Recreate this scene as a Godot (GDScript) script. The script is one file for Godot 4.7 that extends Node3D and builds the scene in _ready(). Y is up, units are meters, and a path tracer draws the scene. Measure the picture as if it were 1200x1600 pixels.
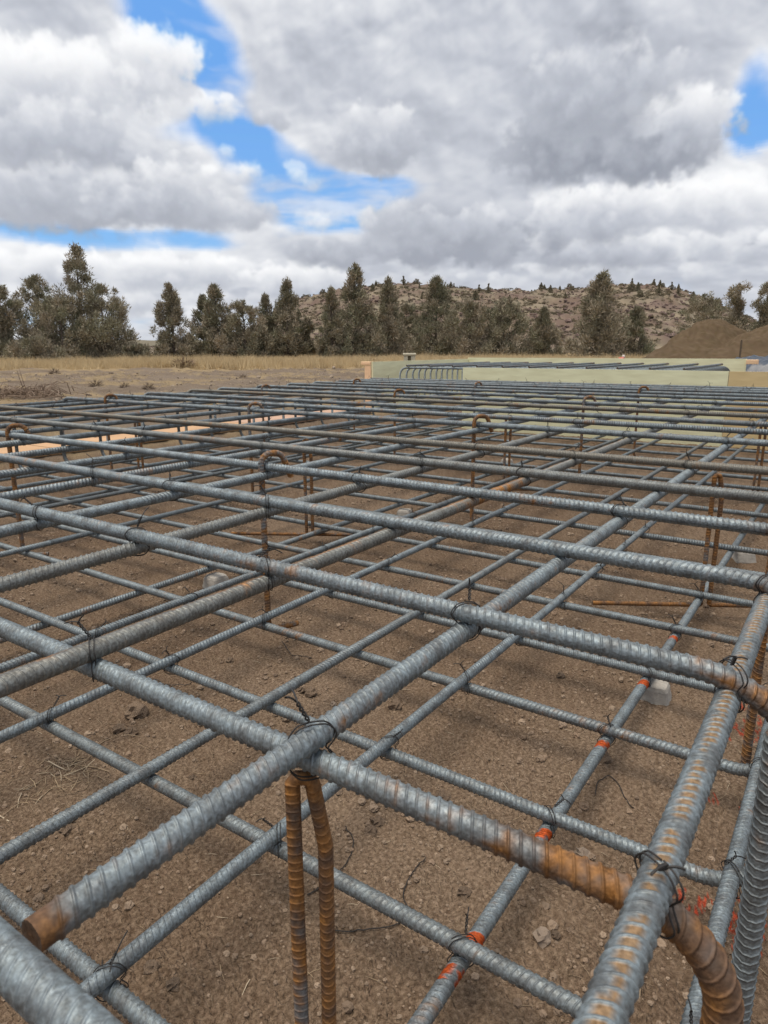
extends Node3D
# A tied reinforcing-steel cage on bare ground, form boards behind it, junipers, a rocky hill, broken cloud.

const FT := 0.305                 # bar spacing, one foot
const EYE := 0.8235               # camera height over the dirt in the pad
const FOCAL := 1068.0             # focal length in pixels of the 1200 x 1600 photograph
const TOP_A := 0.5185             # axis height of the top mat's cross bars
const TOP_B := 0.4962              # axis height of the top mat's long bars, just under them
const LOW_A := 0.0855
const LOW_B := 0.1078
const OUT_Y := 0.15               # level of the ground outside the pad
const BAR_R := 0.0106
const PITCH := 0.0096             # rib spacing along a bar
const EXPOSE := 2.25               # the photograph is exposed for the steel, not for the sky
const SKY_LEVEL := 0.50

var cam_basis := Basis.from_euler(Vector3(deg_to_rad(-13.43), deg_to_rad(34.5), deg_to_rad(-0.23)))
var used := {}
var n_fine := FastNoiseLite.new()
var n_mid := FastNoiseLite.new()
var n_cell := FastNoiseLite.new()
var n_sky := FastNoiseLite.new()
var n_puff := FastNoiseLite.new()
var mat := {}
var rng := RandomNumberGenerator.new()

# ---------------------------------------------------------------- helpers

func numbered(called: String) -> String:
	var k: int = used.get(called, 0)
	used[called] = k + 1
	return called if k == 0 else "%s_%03d" % [called, k]

func tag(o: Node, label: String, category: String, group := "", kind := "") -> Node:
	if label: o.set_meta("label", label)
	if category: o.set_meta("category", category)
	if group: o.set_meta("group", group)
	if kind: o.set_meta("kind", kind)
	return o

func root_of(called: String, label: String, category: String, at := Vector3.ZERO, group := "") -> Node3D:
	var o := Node3D.new()
	o.name = numbered(called)
	add_child(o)
	o.position = at
	tag(o, label, category, group)
	return o

func single(called: String, mesh: Mesh, m: Material, label: String, category: String, at := Vector3.ZERO, group := "") -> MeshInstance3D:
	var o := MeshInstance3D.new()
	o.name = numbered(called)
	o.mesh = mesh
	if m != mat.get("steel"): o.material_override = m
	add_child(o)
	o.position = at
	tag(o, label, category, group)
	return o

func part(called: String, mesh: Mesh, m: Material, parent: Node, at := Vector3.ZERO) -> MeshInstance3D:
	var o := MeshInstance3D.new()
	o.name = called
	o.mesh = mesh
	o.material_override = m
	parent.add_child(o, true)
	o.position = at
	return o

func pixel_ray(px: float, py: float) -> Vector3:
	return (cam_basis * Vector3((px - 600.0) / FOCAL, (800.0 - py) / FOCAL, -1.0)).normalized()

func on_level(px: float, py: float, y: float) -> Vector3:
	var d := pixel_ray(px, py)
	return Vector3(0, EYE, 0) + d * ((y - EYE) / d.y)

func off_at(px: float, dist: float) -> Vector3:              # horizontally `dist` metres away under that picture column
	var d := pixel_ray(px, 548.0)
	d.y = 0.0
	return d.normalized() * dist

func rise_to(px: float, py: float, dist: float) -> float:    # world height seen at that pixel at that distance
	var d := pixel_ray(px, py)
	return EYE + dist * d.y / Vector2(d.x, d.z).length()

func mesh_of(v: PackedVector3Array, idx: PackedInt32Array, col := PackedColorArray(), uv := PackedVector2Array(), smooth := true) -> ArrayMesh:
	var a := []
	a.resize(Mesh.ARRAY_MAX)
	a[Mesh.ARRAY_VERTEX] = v
	if idx.size(): a[Mesh.ARRAY_INDEX] = idx
	if col.size(): a[Mesh.ARRAY_COLOR] = col
	if uv.size(): a[Mesh.ARRAY_TEX_UV] = uv
	var m := ArrayMesh.new()
	if smooth:
		var nn := PackedVector3Array()
		nn.resize(v.size())
		for k in range(0, idx.size(), 3):
			var i := idx[k]
			var j := idx[k + 1]
			var l := idx[k + 2]
			var f := (v[l] - v[i]).cross(v[j] - v[i])
			nn[i] += f
			nn[j] += f
			nn[l] += f
		for k in nn.size():
			nn[k] = nn[k].normalized() if nn[k].length_squared() > 1e-24 else Vector3.UP
		a[Mesh.ARRAY_NORMAL] = nn
	m.add_surface_from_arrays(Mesh.PRIMITIVE_TRIANGLES, a)
	return m

func lin(r: float, g: float, b: float) -> Color:             # linear base colour for albedo_color
	return Color(r, g, b).linear_to_srgb()

func noise_tex(freq: float, seed_: int, lo: Color, hi: Color, size := 512, octaves := 4, mid := -1.0) -> NoiseTexture2D:
	var n := FastNoiseLite.new()
	n.noise_type = FastNoiseLite.TYPE_SIMPLEX_SMOOTH
	n.frequency = freq
	n.seed = seed_
	n.fractal_octaves = octaves
	var t := NoiseTexture2D.new()
	t.width = size
	t.height = size
	t.seamless = true
	t.noise = n
	var g := Gradient.new()
	g.set_color(0, lo)
	g.set_color(1, hi)
	if mid > 0.0: g.set_offset(0, mid)
	t.color_ramp = g
	return t

func plain(color: Color, rough := 0.85, metal := 0.0) -> StandardMaterial3D:
	var m := StandardMaterial3D.new()
	m.albedo_color = color
	m.roughness = rough
	m.metallic = metal
	return m

func vertex_mat(rough := 0.9, metal := 0.0) -> StandardMaterial3D:
	var m := plain(Color.WHITE, rough, metal)
	m.vertex_color_use_as_albedo = true
	return m

func box_into(v: PackedVector3Array, idx: PackedInt32Array, c: Vector3, s: Vector3, bevel := 0.0) -> void:
	# a box with chamfered long edges: eight-sided prism along x when bevel > 0
	var h := s * 0.5
	var ring: Array[Vector2] = []
	if bevel > 0.0:
		ring = [Vector2(h.y - bevel, h.z), Vector2(h.y, h.z - bevel), Vector2(h.y, -h.z + bevel), Vector2(h.y - bevel, -h.z), Vector2(-h.y + bevel, -h.z), Vector2(-h.y, -h.z + bevel), Vector2(-h.y, h.z - bevel), Vector2(-h.y + bevel, h.z)]
	else:
		ring = [Vector2(h.y, h.z), Vector2(h.y, -h.z), Vector2(-h.y, -h.z), Vector2(-h.y, h.z)]
	var n := ring.size()
	for k in n:
		var p := ring[k]
		var q := ring[(k + 1) % n]
		var b := v.size()
		v.append_array([c + Vector3(-h.x, p.x, p.y), c + Vector3(h.x, p.x, p.y), c + Vector3(h.x, q.x, q.y), c + Vector3(-h.x, q.x, q.y)])
		idx.append_array([b, b + 1, b + 2, b, b + 2, b + 3])
	for e in [-1.0, 1.0]:
		var b := v.size()
		for p in ring: v.append(c + Vector3(e * h.x, p.x, p.y))
		for k in range(1, n - 1):
			if e > 0: idx.append_array([b, b + k + 1, b + k])
			else: idx.append_array([b, b + k, b + k + 1])

func box_mesh(s: Vector3, bevel := 0.0) -> ArrayMesh:
	var v := PackedVector3Array()
	var idx := PackedInt32Array()
	box_into(v, idx, Vector3.ZERO, s, bevel)
	# flat faces
	var fv := PackedVector3Array()
	for i in idx: fv.append(v[i])
	var fi := PackedInt32Array(range(fv.size()))
	return mesh_of(fv, fi)

func tube_into(v: PackedVector3Array, idx: PackedInt32Array, pts: PackedVector3Array, radii: PackedFloat32Array, sides: int) -> void:
	var up := Vector3(0.31, 0.77, 0.55)
	var first := v.size()
	for k in pts.size():
		var t := (pts[mini(k + 1, pts.size() - 1)] - pts[maxi(k - 1, 0)]).normalized()
		var u := up - t * up.dot(t)
		if u.length() < 0.01: u = t.cross(Vector3.RIGHT)
		u = u.normalized()
		up = u
		var w := t.cross(u)
		for s in sides:
			var a := TAU * s / sides
			v.append(pts[k] + (u * cos(a) + w * sin(a)) * radii[k % radii.size()])
	for k in pts.size() - 1:
		for s in sides:
			var a := first + k * sides + s
			var b := first + k * sides + (s + 1) % sides
			idx.append_array([a, b, a + sides, b, b + sides, a + sides])

# ---------------------------------------------------------------- reinforcing bars

func bar_path(corners: Array, bend: float) -> Array:
	# corner list -> [points, tangents, lengths] with every corner rounded to the bend radius
	var p := PackedVector3Array()
	var t := PackedVector3Array()
	p.append(corners[0])
	t.append((corners[1] - corners[0]).normalized())
	for k in range(1, corners.size() - 1):
		var a: Vector3 = (corners[k] - corners[k - 1]).normalized()
		var b: Vector3 = (corners[k + 1] - corners[k]).normalized()
		var ang := a.angle_to(b)
		var cut := bend * tan(ang / 2.0)
		var axis := a.cross(b).normalized()
		var centre: Vector3 = corners[k] - a * cut + axis.cross(a) * bend
		var arm: Vector3 = corners[k] - a * cut - centre
		var steps := maxi(4, int(ang / 0.13))
		for s in steps + 1:
			var q := float(s) / steps * ang
			p.append(centre + arm.rotated(axis, q))
			t.append(a.rotated(axis, q))
	p.append(corners[-1])
	t.append((corners[-1] - corners[-2]).normalized())
	var l := PackedFloat32Array([0.0])
	for k in range(1, p.size()):
		var chord := p[k].distance_to(p[k - 1])
		l.append(l[-1] + chord)
	return [p, t, l]

# look: {rust: base amount, orange: share of bright rust, tan: yellowish film, spots: [[s, half width, rust, orange]], paint: [s...]}
func bar_mesh(corners: Array, bend: float, r: float, sides: int, rings: int, pitch: float, seed_: int, look: Dictionary, slant := 0.3, wobble := 0.0, at := Vector3.ZERO) -> ArrayMesh:
	var path := bar_path(corners, bend)
	var P: PackedVector3Array = path[0]
	var T: PackedVector3Array = path[1]
	var L: PackedFloat32Array = path[2]
	var total: float = L[-1]
	# transported frame
	var U := PackedVector3Array()
	var u: Vector3 = (Vector3.UP if absf(T[0].y) < 0.9 else Vector3.RIGHT)
	for k in P.size():
		u = (u - T[k] * u.dot(T[k])).normalized()
		U.append(u)
	var profiles := [[[0.0, 0, 0.0], [0.56, 0, 0.0], [0.67, 1, -1.15], [0.87, 1, 1.15]], [[0.0, 0, 0.75], [0.50, 0, -0.75], [0.74, 1, 0.0]], [[0.0, 0, 0.0], [0.55, 1, 1.4]]]
	var eye := Vector3(0, EYE, 0) - at
	var r_rib := r * 1.13
	var v := PackedVector3Array()
	var nrm := PackedVector3Array()
	var col := PackedColorArray()
	var idx := PackedInt32Array()
	var idx_rust := PackedInt32Array()
	var th0 := seed_ * 1.7
	var cs := PackedFloat32Array()
	var sn := PackedFloat32Array()
	var crest := PackedFloat32Array()
	for q in sides + 1:
		crest.append(smoothstep(0.0, 0.75, absf(sin(TAU * q / sides))))
		cs.append(cos(TAU * q / sides + th0))
		sn.append(sin(TAU * q / sides + th0))
	var sh0 := 1.0 if seed_ % 2 == 0 else -1.0
	var steel := Color(0.40, 0.492, 0.55)
	var scale_dark := Color(0.20, 0.215, 0.225)
	var brown := Color(0.185, 0.104, 0.056)
	var orange := Color(0.56, 0.25, 0.05)
	var tan_film := Color(0.30, 0.225, 0.115)
	var paint := Color(0.82, 0.15, 0.03)
	var rust0: float = look.get("rust", 0.12)
	var orange0: float = look.get("orange", 0.2)
	var tan0: float = look.get("tan", 0.0)
	var seam: float = look.get("seam", 0.12)
	var spots: Array = look.get("spots", [])
	var dots: bool = look.get("dots", false)
	var dq := posmod(int(round((-0.25 - th0) / TAU * sides)), sides)
	var paints: Array = look.get("paint", [])
	var seg := 0
	var ribs := int(total / pitch)
	var count := 0
	var half := sides / 2
	var rusty := PackedByteArray()
	for rb in ribs + 1:
		var fine := 0
		if rings < 4 or ribs > 60:
			while seg < P.size() - 2 and L[seg + 1] < rb * pitch: seg += 1
			var d := P[seg].lerp(P[seg + 1], clampf((rb * pitch - L[seg]) / maxf(L[seg + 1] - L[seg], 1e-6), 0.0, 1.0)).distance_to(eye)
			fine = 0 if d < 1.6 and rings == 4 else 1 if d < 2.9 else 2
		for pf in profiles[fine]:
			var s: float = minf((rb + pf[0]) * pitch, total)
			if rb == ribs and pf[0] > 0.0: continue
			while seg < P.size() - 2 and L[seg + 1] < s: seg += 1
			var f := clampf((s - L[seg]) / maxf(L[seg + 1] - L[seg], 1e-6), 0.0, 1.0)
			var t := T[seg].lerp(T[seg + 1], f).normalized()
			var pos := P[seg].lerp(P[seg + 1], f)
			u = U[seg].lerp(U[seg + 1], f)
			u = (u - t * u.dot(t)).normalized()
			var w := t.cross(u)
			if wobble > 0.0:
				pos += u * n_mid.get_noise_2d(s * 22.0, seed_ * 31.0) * wobble * 0.35 + w * n_mid.get_noise_2d(s * 22.0, seed_ * 31.0 + 500.0) * wobble
			var rust_s := rust0 + 0.40 * n_mid.get_noise_2d(s * 60.0 + seed_ * 77.0, 3.0) + 0.25 * n_mid.get_noise_2d(s * 260.0, seed_ * 13.0)
			var orange_s := orange0
			for sp in spots:
				var k := clampf(1.25 - absf(s - sp[0]) / sp[1], 0.0, 1.0)
				rust_s += sp[2] * k
				orange_s += sp[3] * k
			rusty.append(1 if rust_s > 0.72 else 0)
			var painted := 0.0
			for ps in paints:
				if absf(s - ps) < 0.0125: painted = 1.0
			var edge := rb == 0 or rb == ribs
			for q in sides + 1:
				var rad := r
				var on_rib: bool = pf[1] == 1 and not edge
				if on_rib: rad = r + (r_rib - r) * (0.3 + 0.7 * crest[q])
				if q % half == 0: rad = maxf(rad, r * 1.085)
				var a := cs[q]
				var b := sn[q]
				var shift := 0.0 if edge else slant * r * b * sh0
				v.append(pos + u * (a * rad) + w * (b * rad) + t * shift)
				nrm.append((u * a + w * b + t * (0.0 if edge else float(pf[2]))).normalized())
				var nz := n_fine.get_noise_3dv(v[-1] * 400.0 + Vector3(seed_ * 91.0, 0, 0))
				var ru := clampf(rust_s + 0.45 * nz + (0.07 if on_rib else 0.0) + (seam if q % half == 0 else 0.0), 0.0, 1.0)
				var c := steel.lerp(scale_dark, clampf(0.25 - nz * 0.9, 0.0, 0.8))
				c = c.lerp(tan_film, clampf(tan0 + 0.4 * tan0 * nz, 0.0, 0.85))
				c = c.lerp(brown.lerp(orange, clampf(orange_s + 0.9 * nz, 0.0, 1.0)), smoothstep(0.34, 0.92, ru))
				if dots and pf[1] == 0 and (q == dq or q == dq + 1) and nz > -0.25: c = c.lerp(Color(0.50, 0.27, 0.07), 0.75)
				if painted > 0.0 and nz > -0.3: c = paint
				col.append(c)
			count += 1
	var ring_n := sides + 1
	for k in count - 1:
		for q in sides:
			var a := k * ring_n + q
			if rusty[k] == 1: idx_rust.append_array([a, a + ring_n, a + 1, a + 1, a + ring_n, a + ring_n + 1])
			else: idx.append_array([a, a + ring_n, a + 1, a + 1, a + ring_n, a + ring_n + 1])
	for e in 2:
		var base := 0 if e == 0 else (count - 1) * ring_n
		var b := v.size()
		var mid := Vector3.ZERO
		for q in sides:
			mid += v[base + q] / sides
		for q in sides:
			v.append(v[base + q])
			nrm.append(-T[0] if e == 0 else T[-1])
			col.append(brown.lerp(scale_dark, 0.4))
		v.append(mid)
		nrm.append(-T[0] if e == 0 else T[-1])
		col.append(brown)
		for q in sides:
			if e == 0: idx.append_array([b + sides, b + q, b + (q + 1) % sides])
			else: idx.append_array([b + sides, b + (q + 1) % sides, b + q])
	var arr := []
	arr.resize(Mesh.ARRAY_MAX)
	arr[Mesh.ARRAY_VERTEX] = v
	arr[Mesh.ARRAY_NORMAL] = nrm
	arr[Mesh.ARRAY_COLOR] = col
	var out := ArrayMesh.new()
	arr[Mesh.ARRAY_INDEX] = idx
	out.add_surface_from_arrays(Mesh.PRIMITIVE_TRIANGLES, arr)
	out.surface_set_material(0, mat.steel)
	if idx_rust.size():
		# rusted lengths lose the sheen of the mill scale
		var part_v := PackedVector3Array()
		var part_n := PackedVector3Array()
		var part_c := PackedColorArray()
		var part_i := PackedInt32Array()
		var seen := {}
		for i in idx_rust:
			if not seen.has(i):
				seen[i] = part_v.size()
				part_v.append(v[i])
				part_n.append(nrm[i])
				part_c.append(col[i])
			part_i.append(seen[i])
		arr[Mesh.ARRAY_VERTEX] = part_v
		arr[Mesh.ARRAY_NORMAL] = part_n
		arr[Mesh.ARRAY_COLOR] = part_c
		arr[Mesh.ARRAY_INDEX] = part_i
		out.add_surface_from_arrays(Mesh.PRIMITIVE_TRIANGLES, arr)
		out.surface_set_material(1, mat.rusty)
	return out

func ordinal(k: int) -> String:
	return ["first", "second", "third", "fourth", "fifth", "sixth", "seventh", "eighth", "ninth", "tenth", "eleventh", "twelfth", "thirteenth", "fourteenth", "fifteenth", "sixteenth", "seventeenth", "eighteenth", "nineteenth", "twentieth"][k]

# ---------------------------------------------------------------- sky

var sky_marks := []

func sky_mark(px: float, py: float, rx: float, ry: float, turn: float, cov: float, light: float) -> void:
	var d := pixel_ray(px, py)
	var k := 1.0 / FOCAL
	sky_marks.append([atan2(d.x, -d.z), asin(d.y), rx * k, ry * k, cos(deg_to_rad(turn)), sin(deg_to_rad(turn)), cov, light])

func sky_marks_at(az: float, el: float) -> Color:
	var cov := 0.0
	var light := 0.0
	for m in sky_marks:
		var dx: float = wrapf(az - m[0], -PI, PI) * cos(m[1])
		var dy: float = el - m[1]
		var a: float = (dx * m[4] + dy * m[5]) / m[2]
		var b: float = (-dx * m[5] + dy * m[4]) / m[3]
		var e := a * a + b * b
		if e > 9.0: continue
		var g := exp(-e)
		cov += m[6] * g
		light += m[7] * g
	return Color(cov, light, 0)

func sky_color(az: float, el: float, marks: Image) -> Color:
	var y := sin(el)
	var p := Vector3(cos(az) * 90.0, log(maxf(y, 0.0) + 0.17) * 62.0, sin(az) * 90.0)
	var wx := n_sky.get_noise_3d(p.x, p.y, p.z)
	var wy := n_sky.get_noise_3d(p.x + 400.0, p.y, p.z)
	p += Vector3(wx, wy, -wx) * 6.0
	var lump := n_puff.get_noise_3dv(p)
	var lump_up := n_puff.get_noise_3dv(p + Vector3(1.0, 2.2, 0.6))
	var tuft := n_sky.get_noise_3d(p.x * 4.6, p.y * 5.2 + 90.0, p.z * 4.6)
	var tuft_up := n_sky.get_noise_3d(p.x * 4.6 + 1.5, p.y * 5.2 + 94.0, p.z * 4.6 + 1.0)
	var k := marks.get_pixel(int(wrapf(az / TAU + wx * 0.003, 0.0, 1.0) * 2047.99), int(clampf(0.5 - el / PI + wy * 0.005, 0.0, 0.999) * 1024.0))
	var cov := 0.80 + wx * 0.45 + lump * 0.60 + tuft * 0.42 + k.r
	var body := smoothstep(0.15, 1.15, cov)
	var light := 0.565 + wy * 0.22 + (lump - lump_up) * 0.85 + (tuft - tuft_up) * 0.46 * (0.35 + maxf(0.0, wx + 0.35)) + tuft * 0.10 + k.g * 0.8 + (1.0 - body) * 0.20
	light = clampf(light, 0.0, 1.0)
	var wisp := n_sky.get_noise_3d(p.x * 2.2 + p.y * 2.0, p.y * 6.0 + 40.0, p.z * 2.2)
	var alpha := maxf(smoothstep(0.05, 0.78, cov), 0.62 * smoothstep(0.0, 0.42, wisp + 0.10 * tuft))
	var c: Color
	var dark := Color(0.235, 0.255, 0.305)
	var grey := Color(0.50, 0.525, 0.585)
	var white := Color(0.86, 0.87, 0.885)
	c = dark.lerp(grey, light / 0.5) if light < 0.5 else grey.lerp(white, (light - 0.5) / 0.5)
	var low := clampf(1.0 - y / 0.40, 0.0, 1.0)
	var blue := Color(0.15, 0.36, 0.77).lerp(Color(0.34, 0.61, 0.87), low * low)
	return (blue.lerp(c, alpha) * SKY_LEVEL).linear_to_srgb()

func heap_clouds(im: Image) -> void:
	# cumulus as heaps of puffs, the higher puffs of a heap catching more light; farthest (lowest) heaps first
	var W := im.get_width()
	var H := im.get_height()
	var tone := []
	var dark := Color(0.235, 0.255, 0.305)
	var grey := Color(0.50, 0.525, 0.585)
	var white := Color(0.90, 0.905, 0.915)
	for k in 64:
		var l := k / 63.0
		tone.append(((dark.lerp(grey, l / 0.5) if l < 0.5 else grey.lerp(white, (l - 0.5) / 0.5)) * SKY_LEVEL).linear_to_srgb())
	var nf := FastNoiseLite.new()
	nf.noise_type = FastNoiseLite.TYPE_SIMPLEX_SMOOTH
	nf.frequency = 0.035
	nf.fractal_octaves = 4
	nf.seed = 77
	var grain := nf.get_image(1024, 512, false, false, true).get_data()
	var g := RandomNumberGenerator.new()
	g.seed = 41
	# picture column, row, half width, half height, puffs, light at the base, light at the top, strength
	for c in [[60, 470, 150, 22, 26, 0.34, 0.72, 0.6], [300, 475, 170, 20, 26, 0.36, 0.72, 0.6], [640, 440, 200, 14, 24, 0.40, 0.66, 0.5], [980, 425, 240, 18, 28, 0.42, 0.72, 0.5],
			[40, 420, 110, 30, 24, 0.42, 0.95, 0.8], [190, 425, 110, 26, 24, 0.44, 0.90, 0.7], [330, 425, 110, 24, 24, 0.42, 0.88, 0.7], [470, 440, 100, 26, 22, 0.38, 0.90, 0.7], [520, 395, 70, 22, 14, 0.24, 0.5, 0.6],
			[1080, 385, 160, 26, 26, 0.42, 0.86, 0.7], [900, 395, 150, 24, 24, 0.28, 0.62, 0.7], [700, 385, 130, 30, 26, 0.16, 0.50, 0.75], [820, 360, 150, 30, 26, 0.20, 0.60, 0.7],
			[1100, 320, 120, 40, 30, 0.44, 0.95, 0.75], [960, 320, 110, 40, 28, 0.40, 0.95, 0.75], [640, 345, 70, 30, 18, 0.30, 0.55, 0.6],
			[100, 322, 160, 32, 30, 0.30, 0.58, 0.65], [330, 332, 120, 24, 24, 0.32, 0.62, 0.6], [60, 290, 120, 40, 26, 0.34, 0.60, 0.6], [230, 300, 110, 40, 26, 0.36, 0.68, 0.6],
			[370, 272, 60, 16, 14, 0.50, 0.9, 0.4], [310, 240, 60, 14, 12, 0.5, 0.85, 0.35], [455, 276, 60, 22, 9, 0.6, 0.85, 0.22], [520, 340, 60, 18, 8, 0.6, 0.85, 0.25],
			[590, 215, 60, 46, 26, 0.30, 0.66, 0.75], [300, 165, 70, 24, 18, 0.55, 0.92, 0.55], [230, 110, 70, 50, 24, 0.5, 0.85, 0.5], [80, 130, 110, 60, 28, 0.46, 0.95, 0.6], [70, 215, 130, 40, 26, 0.32, 0.56, 0.55],
			[960, 215, 130, 70, 34, 0.14, 0.46, 0.7], [1060, 188, 76, 46, 24, 0.34, 0.84, 0.6], [930, 140, 120, 60, 24, 0.26, 0.50, 0.5], [420, 185, 46, 16, 10, 0.36, 0.55, 0.5]]:
		var puffs := []
		for k in c[4]:
			var t := TAU * g.randf()
			var rr := sqrt(g.randf())
			puffs.append([cos(t) * rr, sin(t) * rr, g.randf_range(0.24, 0.55)])
		puffs.sort_custom(func(a, b): return a[1] > b[1])
		for p in puffs:
			var rad: float = c[3] * p[2] * 1.25
			if c[2] > c[3] * 3.0: rad *= 1.25
			var d := pixel_ray(c[0] + p[0] * (c[2] - rad * 0.5), c[1] - p[1] * (c[3] - rad * 0.5))
			var ci := wrapf(atan2(d.x, -d.z), 0.0, TAU) / TAU * W
			var cj := (0.5 - asin(d.y) / PI) * H
			var ry := rad / FOCAL / PI * H
			var rx := ry * 1.45 / sqrt(1.0 - d.y * d.y)
			var lit: float = lerpf(c[5], c[6], clampf(p[1] * 0.5 + 0.5, 0.0, 1.0))
			for j in range(int(cj - ry * 1.5), int(cj + ry * 1.5) + 1):
				if j < 0 or j > H * 0.505: continue
				for i in range(int(ci - rx * 1.5), int(ci + rx * 1.5) + 1):
					var n := (grain[(j % 512) * 1024 + i % 1024] - 128) / 128.0
					var n2 := (grain[((j * 3 + 200) % 512) * 1024 + (i * 3 + 90) % 1024] - 128) / 128.0
					var u := (i - ci) / rx
					var v := (cj - j) / ry
					var e := sqrt(u * u + v * v) + n * 0.50 + n2 * 0.13
					if e > 1.15: continue
					var soft := 0.55 if v > 0.0 else 0.95
					var al := smoothstep(1.15, 1.15 - soft, e) * float(c[7])
					if al < 0.01: continue
					var l := clampf(lit + 0.05 + (lit - 0.52) * 0.25 + v * 0.18 - n * 0.14 - n2 * 0.03 - u * 0.03, 0.0, 1.0)
					var ii := posmod(i, W)
					im.set_pixel(ii, j, im.get_pixel(ii, j).lerp(tone[int(l * 63.0)], al))

func make_sky() -> ImageTexture:
	# gaps of blue: a slanting streak in the left half, slits low on the left, a corner on the right
	for g in [[250, 5, 46, 60, -1.2], [300, 70, 72, 46, -1.25], [335, 130, 60, 40, -1.15], [365, 195, 80, 26, -0.75], [250, 210, 70, 22, -0.4], [430, 245, 80, 24, -0.85], [460, 300, 90, 40, -1.05], [545, 305, 50, 24, -0.8], [520, 350, 70, 18, -0.8], [110, 370, 170, 13, -1.0], [320, 385, 60, 9, -0.5], [1185, 150, 34, 55, -1.2], [1190, 215, 50, 22, -0.8], [400, 205, 60, 20, -0.5], [600, 285, 40, 16, -0.4]]:
		sky_mark(g[0], g[1], g[2], g[3], 0.0, g[4] * 1.0, 0.0)
	for g in [[60, 120, 110, 60, 0.1, 0.30], [90, 290, 180, 60, 0.35, -0.06], [280, 330, 170, 45, 0.4, -0.10], [300, 165, 90, 28, 0.35, 0.18], [230, 100, 60, 60, 0.35, 0.12], [140, 60, 120, 40, 0.2, 0.06],
			[600, 80, 260, 110, 0.5, 0.02], [590, 205, 70, 50, 0.5, 0.10], [585, 250, 75, 16, 0.3, -0.12], [720, 170, 120, 80, 0.5, 0.03], [420, 185, 55, 18, 0.4, -0.04],
			[920, 190, 110, 85, 0.5, -0.34], [960, 260, 90, 35, 0.3, -0.22], [1080, 180, 80, 50, 0.4, 0.26], [900, 60, 160, 60, 0.4, -0.04], [1040, 60, 120, 50, 0.3, 0.06],
			[880, 285, 70, 26, 0.3, 0.36], [1060, 330, 160, 45, 0.3, 0.24], [1150, 270, 80, 30, 0.2, 0.22], [700, 365, 140, 32, 0.4, -0.30], [850, 375, 120, 26, 0.3, -0.22], [1000, 400, 200, 22, 0.3, -0.06], [640, 330, 60, 30, 0.3, -0.1],
			[60, 420, 130, 26, 0.3, 0.26], [300, 420, 120, 22, 0.3, 0.22], [420, 440, 120, 22, 0.3, 0.20], [500, 400, 80, 22, 0.3, -0.22], [230, 470, 160, 22, 0.2, -0.04], [700, 430, 200, 16, 0.2, 0.05]]:
		sky_mark(g[0], g[1], g[2], g[3], 0.0, g[4], g[5])
	var W := 4096
	var H := 2048
	var marks := Image.create_empty(512, 256, false, Image.FORMAT_RGBF)
	for j in range(60, 136):
		for i in range(370, 512):
			marks.set_pixel(i, j, sky_marks_at((i + 0.5) / 512.0 * TAU, PI / 2 - (j + 0.5) / 256.0 * PI))
		for i in range(0, 40):
			marks.set_pixel(i, j, sky_marks_at((i + 0.5) / 512.0 * TAU, PI / 2 - (j + 0.5) / 256.0 * PI))
	marks.resize(2048, 1024, Image.INTERPOLATE_CUBIC)
	var low := Image.create_empty(512, 256, false, Image.FORMAT_RGB8)
	for j in 146:
		var el := PI / 2 - (j + 0.5) / 256.0 * PI
		for i in 512:
			low.set_pixel(i, j, sky_color((i + 0.5) / 512.0 * TAU, maxf(el, 0.0), marks))
	low.fill_rect(Rect2i(0, 146, 512, 110), Color(0.20, 0.16, 0.12).linear_to_srgb())
	low.resize(W, H, Image.INTERPOLATE_CUBIC)
	# the same sky, finer, for the part of it in view
	var a0 := int((TAU - deg_to_rad(34.5 + 36.0)) / TAU * W)
	var a1 := int((TAU - deg_to_rad(34.5 - 36.0)) / TAU * W)
	for j in range(int((90.0 - 26.0) / 180.0 * H), int(91.0 / 180.0 * H)):
		var el := PI / 2 - (j + 0.5) / H * PI
		for i in range(a0, a1):
			low.set_pixel(i % W, j, sky_color((i + 0.5) / W * TAU, maxf(el, 0.0), marks))
	heap_clouds(low)
	return ImageTexture.create_from_image(low)

# ---------------------------------------------------------------- ground

var paint_spots := []

func pad_edge(p: Vector2) -> float:                           # 0 on the dug pad, 1 on the field round it
	return clampf(smoothstep(-14.6 * FT, -15.15 * FT, p.x) + smoothstep(-30.2 * FT, -31.5 * FT, p.y) + smoothstep(2.5, 4.0, p.x) + smoothstep(2.5, 4.0, p.y), 0.0, 1.0)

func meadow(p: Vector2) -> float:                             # 1 where the dry grass grows, past the bare field
	var deep := p.dot(Vector2(-sin(deg_to_rad(34.5)), -cos(deg_to_rad(34.5))))
	return smoothstep(23.6, 25.4, deep + n_mid.get_noise_2d(p.x * 12.0, p.y * 12.0) * 4.0)

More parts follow.
